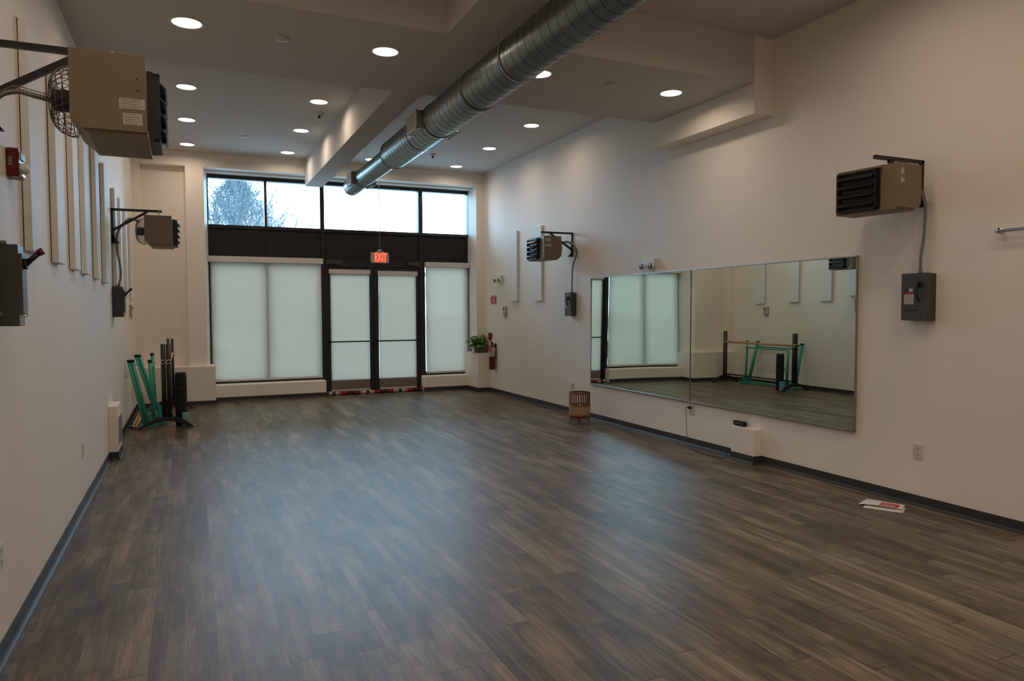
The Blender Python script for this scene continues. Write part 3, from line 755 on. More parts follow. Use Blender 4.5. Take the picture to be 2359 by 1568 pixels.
# ------------------------------------------------------------------ disconnect switches
def disconnect(label, wall_x, sg, y0, y1, z0, z1, dep, handle_up, group='grey disconnect switches', redtip=True, sticker=True, hub=0.045):
    th = thing('disconnect_switch', label, 'switch box', (wall_x, (y0+y1)/2, z0), group)
    xf = wall_x + sg*dep
    ck_ = 0.013 if sg > 0 else 0.024
    MB().box(wall_x, xf-sg*ck_, y0, y1, z0, z1).build('enclosure', M['switch'], th, bevel=0.003)
    cv = MB().box(xf-sg*0.024, xf, y0+0.004, y1, z0+0.045, z1-0.035) if sg > 0 else MB().box(xf-sg*0.024, xf, y0-0.002, y1+0.002, z0+0.002, z1+0.003)
    cv.build('cover', M['switchcover'], th, bevel=0.002)
    if sg > 0:   # steel lip seen edge-on
        MB().box(xf-sg*0.019, xf-sg*0.0115, y0+0.002, y1-0.002, z1-0.036, z1-0.004).build('steel_lip', M['switchside'], th)
        MB().box(xf-sg*0.019, xf-sg*0.0115, y0+0.002, y1-0.002, z0+0.003, z0+0.05).build('steel_lip', M['switchside'], th)
    # handle: pivot drum and lever
    hy = y1-0.045 if sg < 0 else y0+0.035
    hy = y0+0.06 if sg < 0 else hy
    p = Vector((xf, hy, z1-0.075))
    h = MB().cyl(p, p+Vector((sg*0.014, 0, 0)), 0.022, 18)
    if handle_up:
        q = p + Vector((sg*0.052, 0.0, 0.045))
        h.tube([p+Vector((sg*0.008, 0, 0)), p+Vector((sg*0.03, 0, 0.022)), q], [0.012, 0.010, 0.011], 10)
        lev = h.build('handle', M['black'], th)
        tip = MB().cyl(q, q+Vector((sg*0.016, 0, 0.010)), 0.014, 14)
        if redtip: tip.build('handle_tip', M['red'], th)
        else: tip.build('handle_tip', M['black'], th)
    else:
        h.tube([p+Vector((sg*0.012, 0, 0.015)), p+Vector((sg*0.03, 0.004, -0.02)), p+Vector((sg*0.026, -0.004, -0.09)), p+Vector((sg*0.014, -0.012, -0.115))], [0.012, 0.009, 0.008, 0.006], 10)
        h.build('handle', M['black'], th)
        if sticker:
            s1 = MB(); ya, yb = y1-0.095, y1-0.022; za, zb = z0+0.115, z0+0.230
            if (y1-y0) < 0.18: ya, yb = y1-0.07, y1-0.015
            s1.box(xf, xf+sg*0.001, ya, yb, za, zb-0.034, 0).box(xf, xf+sg*0.001, ya, yb, zb-0.034, zb, 1)
            s1.box(xf+sg*0.001, xf+sg*0.0015, ya, yb, zb-0.046, zb-0.034, 2)
            for i in range(6):
                zz = za+0.010+i*0.0105
                s1.box(xf+sg*0.001, xf+sg*0.0014, ya+0.006, yb-0.006, zz, zz+0.002, 1)
            s1.box(xf+sg*0.001, xf+sg*0.0015, ya+0.006, ya+0.036, zb-0.029, zb-0.006, 0)
            s1.build('warning_sticker', [M['sticker'], M['ink'], M['redsign']], th)
        e_ = MB().box(xf, xf+sg*0.004, y0+0.075, y1-0.02, z0+0.070, z0+0.076)
        e_.build('embossed_rib', M['black'], th)
    # hasp ring
    rc = Vector((xf+sg*0.004, (y0+0.01 if sg > 0 else y0+0.01), z0+0.045))
    MB().tube([rc + Vector((sg*0.009*math.cos(a*PI/8), 0, 0.009*math.sin(a*PI/8))) for a in range(16)], 0.002, 6, closed=True).build('hasp_ring', M['steel'], th)
    MB().cyl((wall_x+sg*0.045, y0+hub, z1), (wall_x+sg*0.045, y0+hub, z1+0.016), 0.017, 14).build('conduit_hub', M['flex'], th)
    return th
M['switchcover'] = mat('grey_cover', (0.060, 0.059, 0.060), 0.4)
disconnect('dark grey switch box with red-tipped lever on the left wall at the picture edge', XL, 1, 3.40, 3.495, 1.344, 1.667, 0.118, True)
disconnect('dark grey switch box with black lever under the far heater on the left wall', XL, 1, 8.40, 8.58, 1.344, 1.655, 0.112, True, redtip=False, hub=0.12)
disconnect('dark grey switch box with warning sticker under the near heater on the right wall', XR, -1, 3.332, 3.527, 1.314, 1.640, 0.09, False, hub=0.088)
disconnect('dark grey switch box under the far heater on the right wall left of the mirror', XR, -1, 8.375, 8.535, 1.318, 1.628, 0.09, False)

# ------------------------------------------------------------------ fire alarm strobe, left wall
th = thing('alarm_strobe', 'red fire alarm horn strobe with clear lens on the left wall', 'fire alarm', (XL, 3.86, 2.0))
MB().prism([(3.80, 1.997), (3.80, 2.122), (3.93, 2.122), (3.93, 1.997)], 'x', XL, XL+0.048).build('housing', M['red'], th, bevel=0.008)
lz = MB().lathe([(0.0001, 0.026), (0.016, 0.024), (0.024, 0.012), (0.026, -0.010), (0.026, -0.012)], (0,0,0), 20, axis='x')
MB().add([(v.x + XL+0.056, v.y*1.1 + 3.845, v.z*1.0 + 2.036) for v in lz.v], lz.f, 0, True).build('strobe_lens', M['lens'], th)
MB().box(XL+0.046, XL+0.056, 3.808, 3.90, 2.074, 2.108).build('sounder_grille', M['chrome'], th, bevel=0.003)
MB().box(XL+0.046, XL+0.058, 3.815, 3.88, 2.000, 2.012).build('lower_trim', M['chrome'], th, bevel=0.003)
text_mb('FIRE', 0.022, (XL+0.016, 3.7985, 2.062), (0, 0, -1.0), (1.0, 0, 0), 0.0005).build('lettering', M['sticker'], th)

# ------------------------------------------------------------------ emergency lights, thermostats, signs
M['headlens'] = mat('lamp_head_lens', (0.16, 0.14, 0.12), 0.25)
def emergency(label, y, z, x=XR):
    th = thing('emergency_light', label, 'emergency light', (x, y, z), 'twin-head emergency lights')
    MB().prism([(y-0.115, z+0.055), (y+0.115, z+0.040), (y+0.10, z-0.030), (y-0.09, z-0.045)], 'x', x-0.045, x).build('housing', M['whiteplastic'], th, bevel=0.004)
    for sg in (-1, 1):
        h = MB().lathe([(0.0001, -0.004), (0.024, -0.002), (0.030, 0.006), (0.032, 0.026), (0.018, 0.045), (0.0001, 0.048)], (x-0.075, y+sg*0.085, z-0.030), 20, axis='x')
        h.build('lamp_head', M['whiteplastic'], th)
        MB().lathe([(0.026, -0.005), (0.031, -0.006), (0.031, 0.004), (0.026, 0.004)], (x-0.077, y+sg*0.085, z-0.030), 20, axis='x').build('lamp_rim', M['black'], th)
        MB().lathe([(0.0001, -0.006), (0.026, -0.003)], (x-0.077, y+sg*0.085, z-0.030), 20, axis='x').build('lamp_lens', M['headlens'], th)
    return th
emergency('small white twin-head emergency light above the mirror', 6.68, 1.905)
emergency('small white twin-head emergency light between window wall and white panel', 10.92, 1.915)
def thermostat(label, x, sg, y0, y1, z0, z1):
    th = thing('thermostat', label, 'thermostat', (x, (y0+y1)/2, z0), 'beige wall thermostats')
    MB().box(x, x+sg*0.030, y0, y1, z0, z1).build('housing', M['beige'], th, bevel=0.004)
    MB().cyl((x+sg*0.030, y0+(y1-y0)*0.72, z1-0.045), (x+sg*0.043, y0+(y1-y0)*0.72, z1-0.045), 0.011, 14).build('knob', M['black'], th)
    MB().box(x+sg*0.030, x+sg*0.033, y0+0.015, y0+0.03, z0+0.03, z1-0.07).build('scale_window', M['sticker'], th)
    MB().tube([(x+sg*0.02, y0+0.045, z0), (x+sg*0.02, y0+0.045, z0-0.035)], 0.005, 8).build('cord', M['black'], th)
M['beige'] = mat('beige_plastic', (0.42, 0.37, 0.30), 0.5)
thermostat('beige thermostat on the right wall below the emergency light', XR, -1, 10.655, 10.775, 1.305, 1.462)
thermostat('beige thermostat on the left wall by the corner below the last white panel', XL, 1, 10.64, 10.76, 1.335, 1.490)
# extinguisher sign
th = thing('extinguisher_sign', 'small red sign with white extinguisher symbol on the right wall', 'sign', (XR, 11.22, 1.5))
MB().box(XR-0.004, XR, 11.10, 11.345, 1.502, 1.640).build('plate', M['redsign'], th)
pg = MB(); xs_ = XR-0.0048
for (a, b_, c_, d_) in ((11.20, 11.245, 1.528, 1.585), (11.21, 11.235, 1.585, 1.598), (11.195, 11.235, 1.598, 1.604), (11.12, 11.325, 1.618, 1.624), (11.13, 11.20, 1.515, 1.519), (11.245, 11.32, 1.515, 1.519)):
    pg.box(xs_, XR-0.003, a, b_, c_, d_)
pg.tube([(xs_, 11.25, 1.60), (xs_, 11.262, 1.585), (xs_, 11.26, 1.555)], 0.0025, 5)
pg.build('symbol', M['paper'], th)
# pull box
th = thing('fire_call_point', 'small dark red fire call point on the right wall above the extinguisher', 'fire alarm', (XR, 11.33, 0.9))
MB().box(XR-0.035, XR, 11.30, 11.40, 0.905, 1.015).build('housing', M['red'], th, bevel=0.006)
MB().box(XR-0.043, XR-0.035, 11.32, 11.38, 0.935, 0.965).build('handle', M['redsign'], th, bevel=0.002)
MB().box(XR-0.03, XR-0.005, 11.335, 11.365, 0.885, 0.906).build('base_clip', M['black'], th)
# extinguisher
ex, ey = XR-0.072, 11.13
th = thing('fire_extinguisher', 'red fire extinguisher with white label hanging in the right corner', 'fire extinguisher', (ex, ey, 0.40))
MB().lathe([(0.0001, 0.405), (0.046, 0.405), (0.053, 0.413), (0.053, 0.755), (0.047, 0.785), (0.030, 0.805), (0.016, 0.815), (0.015, 0.83)], (ex, ey, 0), 28).build('cylinder', M['red'], th)
MB().lathe([(0.0536, 0.622), (0.0536, 0.776)], (ex, ey, 0), 28).build('label_band', M['sticker'], th)
bars_ = MB()
for i in range(5): bars_.lathe([(0.0540, 0.636+i*0.013), (0.0540, 0.640+i*0.013)], (ex, ey, 0), 28)
bars_.build('label_print', M['ink'], th)
MB().box(ex-0.056, ex-0.03, ey-0.05, ey-0.02, 0.70, 0.765).build('inspection_tag', M['redsign'], th)
v_ = MB().box(ex-0.014, ex+0.014, ey-0.02, ey+0.02, 0.83, 0.856)
v_.tube([(ex, ey-0.01, 0.856), (ex-0.03, ey-0.04, 0.872), (ex-0.045, ey-0.06, 0.868)], 0.006, 8).tube([(ex, ey+0.01, 0.85), (ex-0.025, ey-0.035, 0.845)], 0.005, 8)
v_.build('valve', M['black'], th)
MB().tube(spline([(ex+0.01, ey+0.02, 0.845), (ex+0.02, ey+0.06, 0.82), (ex+0.01, ey+0.068, 0.72), (ex, ey+0.062, 0.60)], 8), 0.008, 10).build('hose', M['rubber'], th)
MB().box(ex+0.045, XR, ey-0.015, ey+0.015, 0.60, 0.84).build('wall_bracket', M['black'], th)

# outlets
def outlet(x, sg, y, z, label, plug=False):
    th = thing('wall_outlet', label, 'wall outlet', (x, y, z), 'wall outlets')
    MB().box(x, x+sg*0.006, y-0.036, y+0.036, z-0.053, z+0.053).build('plate', M['outlet'], th, bevel=0.002)
    k = MB()
    for zz in (0.022, -0.022):
        k.box(x+sg*0.006, x+sg*0.0075, y-0.017, y+0.017, z+zz-0.015, z+zz+0.015, 0)
        k.box(x+sg*0.0075, x+sg*0.008, y-0.009, y-0.006, z+zz-0.003, z+zz+0.008, 1).box(x+sg*0.0075, x+sg*0.008, y+0.006, y+0.009, z+zz-0.003, z+zz+0.008, 1)
        k.box(x+sg*0.0075, x+sg*0.008, y-0.003, y+0.003, z+zz-0.012, z+zz-0.007, 1)
    k.build('receptacle', [M['outlet'], M['ink']], th)
outlet(XR, -1, 3.443, 0.387, 'ivory wall outlet on the right wall right of the mirror')
outlet(XR, -1, 5.955, 0.370, 'ivory wall outlet under the mirror with a black plug')
outlet(XR, -1, 8.475, 0.375, 'ivory wall outlet above the rattan lantern')
outlet(XL, 1, 5.92, 0.412, 'ivory wall outlet low on the left wall before the boxed-out vent')
outlet(XL, 1, 3.46, 0.415, 'ivory wall outlet on the left wall cut by the picture edge')
# wall rod at right edge of view
th = thing('wall_rod', 'grey metal rod mounted on the right wall at the picture edge', 'rod', (XR, 2.88, 1.88))
MB().tube([(XR-0.045, 2.90, 1.882), (XR-0.045, 1.2, 1.882)], 0.010, 12).build('rod', M['steel'], th)
MB().lathe([(0.0001, 0.0), (0.020, 0.0), (0.020, 0.006), (0.012, 0.010), (0.012, 0.034), (0.0001, 0.034)], (XR-0.034, 2.895, 1.885), 18, axis='x').ball((XR-0.045, 2.905, 1.882), 0.014, 8).build('end_bracket', M['chrome'], th)
MB().cyl((XR-0.045, 1.3, 1.882), (XR, 1.3, 1.882), 0.010, 10).build('rear_bracket', M['chrome'], th)
# grille of boxed-out vent
th = thing('vent_grille', 'grey vent grille set in the low boxed-out chase on the left wall', 'vent', (-0.645, 7.93, 0.12))
MB().box(-0.6450, -0.640, 7.735, 8.125, 0.125, 0.405).build('frame', M['whiteplastic'], th)
sl = MB()
for i in range(20): sl.box(-0.640, -0.636, 7.75, 8.11, 0.137+i*0.013, 0.144+i*0.013)
sl.build('slats', M['greyvent'] if 'greyvent' in M else M.setdefault('greyvent', mat('vent_grey', (0.20, 0.20, 0.19), 0.5)), th)

# ================================================================== MIRROR
def pane(y0, y1, label, xn, xf_, twist):
    th = thing('wall_mirror', label, 'mirror', (XR, (y0+y1)/2, 0.45), 'wall mirrors')
    z0, z1 = 0.453, 1.800
    k_ = 0.0046; ny, nz = 24, 12; vs = []
    def X(u, v):           # large glass never lies quite flat: slight lean and twist
        return xn + (xf_-xn)*u + k_*(z1-z0)*v - twist*(v-0.5)*(z1-z0)*math.sin(PI*u)
    for i in range(ny+1):
        for j in range(nz+1):
            vs.append((X(i/ny, j/nz), y0+(y1-y0)*i/ny, z0+(z1-z0)*j/nz))
    n0 = len(vs); vs += [(x+0.005, y, z) for x, y, z in vs]
    fs = [(i*(nz+1)+j, (i+1)*(nz+1)+j, (i+1)*(nz+1)+j+1, i*(nz+1)+j+1) for i in range(ny) for j in range(nz)]
    fs += [tuple(n0+q for q in f[::-1]) for f in fs]
    rim = [i*(nz+1) for i in range(ny+1)] + [ny*(nz+1)+j for j in range(1, nz+1)] + [i*(nz+1)+nz for i in range(ny-1, -1, -1)] + [j for j in range(nz-1, 0, -1)]
    g_ = MB().add(vs, fs, 0, True)
    ry = lambda p: (p[0], p[1] + (3e-5 if p[1] > (y0+y1)/2 else -3e-5), p[2] + (3e-5 if p[2] > 1.1 else -3e-5))
    g_.add([ry(vs[q]) for q in rim] + [ry(vs[q+n0]) for q in rim], [(i, (i+1) % len(rim), len(rim)+(i+1) % len(rim), len(rim)+i) for i in range(len(rim))], 1)
    g_.build('glass', [M['mirror'], M['steel']], th)
    for nm_, za, zb in (('bottom_channel', z0-0.008, z0+0.004), ('top_channel', z1-0.004, z1+0.006)):
        MB().box(4.662, XR, y0, y1, za, zb).build(nm_, M['steel'], th)
    if y0 < 5: MB().box(4.668, XR, y0-0.004, y0+0.002, z0-0.008, z1+0.006).build('side_trim', M['steel'], th)
    if y1 > 6: MB().box(4.674, XR, y1, y1+0.005, z0-0.008, z1+0.006).build('side_trim', M['steel'], th)
pane(3.968, 5.973, 'large wall mirror pane nearest the camera on the right wall', 4.6665, 4.678, 0.0)
pane(5.975, 7.978, 'large wall mirror pane farther from the camera on the right wall', 4.670, 4.678, 0.0018)

# ================================================================== SMALL THINGS ON THE RIGHT
# speaker on the ledge
th = thing('speaker', 'small black wireless speaker on top of the low white box below the mirror', 'speaker', (4.645, 5.20, 0.315))
MB().box(4.622, 4.668, 5.125, 5.275, 0.316, 0.362).build('cabinet', M['rubber'], th, bevel=0.012, seg=4)
k = MB()
for yy in (5.155, 5.245): k.box(4.6212, 4.6222, yy-0.005, yy+0.005, 0.338, 0.341).box(4.6212, 4.6222, yy-0.0015, yy+0.0015, 0.3345, 0.3445)
k.ball((4.6225, 5.202, 0.343), 0.005, 5).build('button', M['paper'], th)
# black cord from outlet to the box
th = thing('power_cord', 'thin black power cord from the outlet under the mirror to the floor', 'cord', (4.68, 5.96, 0.39))
MB().box(4.655, 4.684, 5.955, 5.99, 0.377, 0.403).build('plug', M['rubber'], th, bevel=0.004)
cp = spline([(4.665, 5.985, 0.392), (4.650, 6.01, 0.38), (4.655, 6.005, 0.30), (4.645, 5.985, 0.16), (4.60, 5.90, 0.05), (4.54, 5.74, 0.006), (4.50, 5.56, 0.005), (4.505, 5.42, 0.005), (4.54, 5.30, 0.005), (4.57, 5.285, 0.03), (4.575, 5.29, 0.075)], 10)
MB().tube(cp, 0.0028, 8).build('cable', M['rubber'], th)
# papers
def sheet(name, label, corners, lift, printed):
    cx_ = sum(c[0] for c in corners)/4; cy_ = sum(c[1] for c in corners)/4
    th = thing(name, label, 'paper', (cx_, cy_, 0.0), 'papers on the floor')
    n = 10; vs = []; 
    for i in range(n+1):
        for j in range(n+1):
            u, v = i/n, j/n
            p = Vector(corners[0])*(1-u)*(1-v) + Vector(corners[1])*u*(1-v) + Vector(corners[2])*u*v + Vector(corners[3])*(1-u)*v
            vs.append((p.x, p.y, lift(u, v)))
    fs = [(i*(n+1)+j, (i+1)*(n+1)+j, (i+1)*(n+1)+j+1, i*(n+1)+j+1) for i in range(n) for j in range(n)]
    s2 = MB().add(vs, fs, 0, True); o = s2.build('sheet', M['paper'], th)
    md = o.modifiers.new('thick', 'SOLIDIFY'); md.thickness = 0.0008; md.offset = 1
    if printed:
        vs2 = []; m2_ = []
        def at(u, v, h=0.0012):
            p = Vector(corners[0])*(1-u)*(1-v) + Vector(corners[1])*u*(1-v) + Vector(corners[2])*u*v + Vector(corners[3])*(1-u)*v
            return (p.x, p.y, lift(u, v)+h)
        pr_ = MB(); nn = 6
        for i in range(nn):
            a, b_ = 0.44+0.44*i/nn, 0.44+0.44*(i+1)/nn
            pr_.add([at(a, 0.12), at(b_, 0.12), at(b_, 0.78), at(a, 0.78)], [(0,1,2,3)])
        pr_.build('red_print', M['redprint'], th)
        st = MB()
        for a, v0, v1 in ((0.50, 0.25, 0.62), (0.545, 0.3, 0.55), (0.60, 0.22, 0.60), (0.65, 0.22, 0.50), (0.695, 0.22, 0.64), (0.76, 0.25, 0.58)):
            st.add([at(a, v0, 0.002), at(a+0.018, v0, 0.002), at(a+0.024, v1, 0.002), at(a+0.006, v1, 0.002)], [(0,1,2,3)])
        st.add([at(0.49, 0.20, 0.002), at(0.80, 0.20, 0.002), at(0.80, 0.23, 0.002), at(0.49, 0.23, 0.002)], [(0,1,2,3)])
        st.build('white_lettering', M['paper'], th)
sheet('paper_sheet', 'plain white sheet under the red printed one on the floor by the right wall',
      [(4.296, 3.563, 0), (4.423, 3.349, 0), (4.56, 3.43, 0), (4.43, 3.64, 0)], lambda u, v: 0.001, False)
sheet('printed_flyer', 'white flyer with a red printed block lying on the floor by the right wall',
      [(4.33, 3.632, 0), (4.475, 3.385, 0), (4.60, 3.465, 0), (4.50, 3.70, 0)], lambda u, v: 0.004 + 0.010*(1-v)*math.sin(PI*u)**0.5 + 0.004*v, True)

# rattan lantern
bx0, by0 = 4.365, 7.715
th = thing('rattan_lantern', 'round rattan floor lantern with brown slats over woven cream cane', 'floor lamp', (bx0, by0, 0))
def ringtube(mb, z, r_, tr, n=36): mb.tube([(bx0+r_*math.cos(2*PI*i/n), by0+r_*math.sin(2*PI*i/n), z) for i in range(n)], tr, 8, closed=True)
m_ = MB(); ringtube(m_, 0.372, 0.128, 0.006); ringtube(m_, 0.384, 0.124, 0.006); ringtube(m_, 0.232, 0.128, 0.007)
m_.build('hoops', M['rattan'], th)
for i in range(26):
    a = 2*PI*i/26
    c0 = Vector((bx0+0.126*math.cos(a), by0+0.126*math.sin(a), 0.235)); tdir = Vector((-math.sin(a), math.cos(a), 0))*0.0050; rdir = Vector((math.cos(a), math.sin(a), 0))*0.0025
    z_ = Vector((0, 0, 0.135))
    MB().hexa([c0-tdir-rdir, c0+tdir-rdir, c0+tdir+rdir, c0-tdir+rdir, c0-tdir-rdir+z_, c0+tdir-rdir+z_, c0+tdir+rdir+z_, c0-tdir+rdir+z_]).build('slat', M['rattan'], th)
MB().lathe([(0.127, 0.108), (0.131, 0.118), (0.131, 0.212), (0.128, 0.222), (0.124, 0.222), (0.127, 0.212), (0.127, 0.118), (0.123, 0.108)], (bx0, by0, 0), 44).build('cane_band', M['cane'], th)
m_ = MB(); ringtube(m_, 0.222, 0.131, 0.006); ringtube(m_, 0.230, 0.129, 0.004); m_.build('cane_hoop', M['canehoop'] if 'canehoop' in M else M.setdefault('canehoop', mat('cane_hoop', (0.42, 0.24, 0.11), 0.5)), th)
m_ = MB(); ringtube(m_, 0.104, 0.129, 0.007); ringtube(m_, 0.092, 0.126, 0.005); ringtube(m_, 0.050, 0.108, 0.005); ringtube(m_, 0.075, 0.112, 0.004); m_.build('base_hoops', M['rattan'], th)
for i in range(4):
    a = PI/4 + PI/2*i + 0.35
    MB().tube([(bx0+0.118*math.cos(a), by0+0.118*math.sin(a), 0.10), (bx0+0.112*math.cos(a), by0+0.112*math.sin(a), 0.045), (bx0+0.122*math.cos(a), by0+0.122*math.sin(a), 0.0)], 0.006, 8).build('leg', M['rattan'], th)
MB().lathe([(0.0001, 0.112), (0.120, 0.112), (0.120, 0.116), (0.0001, 0.116)], (bx0, by0, 0), 30).build('floor_disc', M['rattan'], th)
MB().cyl((bx0, by0, 0.116), (bx0, by0, 0.17), 0.02, 14).build('socket', M['whiteplastic'], th)
MB().ball((bx0, by0, 0.205), 0.032, 8).build('bulb', M['whiteplastic'], th)
th = thing('lamp_cord', 'thin white cord running from the wall outlet down to the rattan lantern', 'cord', (4.68, 8.48, 0.40))
MB().box(4.655, 4.684, 8.46, 8.50, 0.39, 0.41).build('plug', M['whiteplastic'], th, bevel=0.004)
MB().tube(spline([(4.66, 8.49, 0.405), (4.64, 8.58, 0.40), (4.645, 8.62, 0.34), (4.64, 8.52, 0.25), (4.62, 8.50, 0.17), (4.55, 8.30, 0.10), (4.46, 8.10, 0.03), (4.40, 7.95, 0.02), (4.385, 7.85, 0.05)], 10), 0.0026, 8).build('cable', M['outlet'], th)

# ------------------------------------------------------------------ plant on the ledge
px_, py_, pz_ = 4.585, 11.55, 0.665
th = thing('potted_plant', 'leafy green pothos in a woven brown planter on the right corner ledge', 'plant', (px_, py_, pz_))
def tap(x0, x1, y0, y1, z0, z1, t_): return [(x0+t_, y0+t_, z0), (x1-t_, y0+t_, z0), (x1-t_, y1-t_, z0), (x0+t_, y1-t_, z0), (x0, y0, z1), (x1, y0, z1), (x1, y1, z1), (x0, y1, z1)]
MB().hexa(tap(4.478, 4.684, 11.44, 11.63, 0.666, 0.790, 0.012)).build('planter', M['pot'], th, bevel=0.006)
MB().box(4.49, 4.672, 11.455, 11.615, 0.785, 0.794).build('soil', M['soil'], th)
rnd = random.Random(3)
def leaf_mb(mb, p, dirv, size):
    d = Vector(dirv).normalized(); up = Vector((0,0,1)); s3 = d.cross(up)
    if s3.length < 0.1: s3 = Vector((1,0,0))
    s3.normalize(); nrm_ = s3.cross(d).normalized()
    out = [(0, 0, 0), (-0.10, 0.30, 0.04), (0.05, 0.46, 0.05), (0.35, 0.50, 0.04), (0.70, 0.30, 0.0), (1.0, 0, -0.12)]
    vs = []; 
    for a, b_, h in out: vs.append(Vector(p) + (d*a + s3*b_*0.9 + nrm_*h)*size)
    for a, b_, h in out[1:-1][::-1]: vs.append(Vector(p) + (d*a - s3*b_*0.9 + nrm_*h)*size)
    mid = [Vector(p) + (d*a - nrm_*0.03)*size for a in (0.35, 0.7)]
    vs += mid; n0 = len(out)
    idx = list(range(len(vs)-2)); m0, m1_ = len(vs)-2, len(vs)-1
    mb.add(vs, [(0,1,2,m0), (2,3,m0), (3,4,m1_,m0), (4,5,m1_), (5,6,m1_), (6,7,m0,m1_), (7,8,m0), (8,9,0,m0)], 0, False)
lf = MB(); stm = MB()
for i in range(185):
    a = rnd.uniform(0, 2*PI); el = rnd.uniform(-0.15, 1.2); L_ = rnd.uniform(0.06, 0.21)
    base = Vector((px_ + rnd.uniform(-0.06, 0.06), py_ + rnd.uniform(-0.05, 0.05), 0.792))
    dv = Vector((math.cos(a)*math.cos(el)*0.95, math.sin(a)*math.cos(el)*0.8, abs(math.sin(el))*0.85+0.15))
    tip = base + dv*L_ + Vector((0, 0, -0.03 if el < 0.2 else 0))
    tip.x = min(tip.x, 4.64); tip.y = min(tip.y, 11.58)
    if tip.x > 4.57: tip.y = max(tip.y, 11.50)
    tip.z = max(tip.z, 0.80)
    stm.tube(spline([base, base + (tip-base)*0.5 + Vector((0,0,0.03)), tip], 4), 0.0018, 5)
    ld = Vector((math.cos(a+rnd.uniform(-.6, .6)), math.sin(a+rnd.uniform(-.6, .6)), rnd.uniform(-0.7, 0.3)))
    sz = rnd.uniform(0.045, 0.075)
    if tip.x + ld.x*sz > 4.66: ld.x = -abs(ld.x)
    if tip.y + ld.y*sz > 11.62: ld.y = -abs(ld.y)*0.4
    leaf_mb(lf, tip, ld, sz)
for (x_, z_) in ((4.44, 0.86), (4.40, 0.80), (4.36, 0.87), (4.41, 0.74), (4.385, 0.92), (4.43, 0.70)):
    for k in range(6):
        p = Vector((x_+rnd.uniform(-.02, .02), 11.50+rnd.uniform(-.05, .06), z_+rnd.uniform(-.02, .02)))
        stm.tube(spline([(px_-0.07, py_, 0.795), (px_-0.11, py_-0.02, 0.84), p], 5), 0.0018, 5)
        leaf_mb(lf, p, (-0.8, rnd.uniform(-.6, .6), rnd.uniform(-0.9, 0.1)), rnd.uniform(0.045, 0.07))
tag(lf.build('leaves', M['leaf'], th), kind='stuff'); stm.build('stems', M['stem'], th)

# ================================================================== RUG ROLL AT THE DOORS
th = thing('rolled_blanket', 'rolled red black and white striped blanket lying along the double doors', 'blanket', (2.85, 11.95, 0))
n = 70; pts = []; rr = []
for i in range(n+1):
    x_ = 2.045 + 1.60*i/n
    pts.append((x_, 11.955 + 0.006*math.sin(i*0.5), 0.036 + 0.003*math.sin(i*0.9))); rr.append(0.034 + 0.003*math.sin(i*0.7))
MB().tube(pts, rr, 14).build('roll', M['rug'], th)
fr_ = MB()
for i in range(26):
    a = rnd.uniform(-0.4, PI*0.6)
    e = (3.645 + rnd.uniform(0.0, 0.035), 11.94+rnd.uniform(-0.03, 0.03), 0.045 + rnd.uniform(-0.035, 0.075))
    fr_.tube([(3.63, 11.95, 0.04), e], 0.0035, 5)
fr_.build('fringe', M['fringe'] if 'fringe' in M else M.setdefault('fringe', mat('fringe_wool', (0.42, 0.25, 0.22), 0.9)), th)

# ================================================================== BALLET CORNER
# black portable barre
YA, YR = 9.52, 11.33
XU = -0.265
th = thing('ballet_barre', 'black portable ballet barre with arched feet and wooden rails in the corner', 'ballet barre', (XU, (YA+YR)/2, 0))
for yy, x_off, top in ((YA, -0.005, 1.012), (YR, 0.005, 1.012)):
    a = MB(); n = 24; vs = []
    for i in range(n+1):
        u = -1 + 2*i/n; x_ = XU + x_off + (0.315*u if u < 0 else 0.285*u); zt = 0.118*(1-abs(u)**2.1) + 0.004
        th_ = 0.052*(1-0.55*abs(u)**3)
        for yo in (-0.028, 0.028):
            vs += [(x_, yy+yo, zt + th_*0.35), (x_, yy+yo, max(0.0, zt - th_*0.65))]
    fs = []
    for i in range(n):
        o = i*4; p = o+4
        fs += [(o, p, p+1, o+1), (o+2, o+3, p+3, p+2), (o, o+2, p+2, p), (o+1, p+1, p+3, o+3)]
    fs += [(0, 1, 3, 2), (n*4, n*4+2, n*4+3, n*4+1)]
    foot = a.add(vs, fs).build('foot', M['black'], th)
    for k, dx in enumerate((-0.029, 0.029) if yy == YA else (-0.028, 0.026)):
        MB().cyl((XU+x_off+dx, yy, 0.10), (XU+x_off+dx, yy, top), 0.0265 if yy == YA else 0.0185, 14).build('upright', M['black'], th)
        ck = MB().cyl((XU+x_off+dx, yy-0.045, 0.800), (XU+x_off+dx, yy+0.03, 0.800), 0.024, 14)
        ck.box(XU+x_off+dx-0.036, XU+x_off+dx+0.036, yy-0.030, yy+0.03, 0.775, 0.783).box(XU+x_off+dx-0.036, XU+x_off+dx+0.036, yy-0.030, yy+0.03, 0.818, 0.826)
        cl_ = ck.build('rail_clamp', M['chrome'], th)
        kn = MB().cyl((XU+x_off+dx, yy-0.058, 0.800), (XU+x_off+dx, yy-0.045, 0.800), 0.018, 12).build('clamp_knob', M['rubber'], cl_, world=False)
        for v in kn.data.vertices: v.co -= th.location
for dx in (-0.029, 0.029):
    MB().cyl((XU+dx, YA+0.03, 0.800), (XU+dx, YR-0.02, 0.800), 0.019, 14).build('rail', M['wood'], th)
MB().cyl((XU, YA, 0.165), (XU, YR, 0.165), 0.014, 12).build('stretcher', M['black'], th)

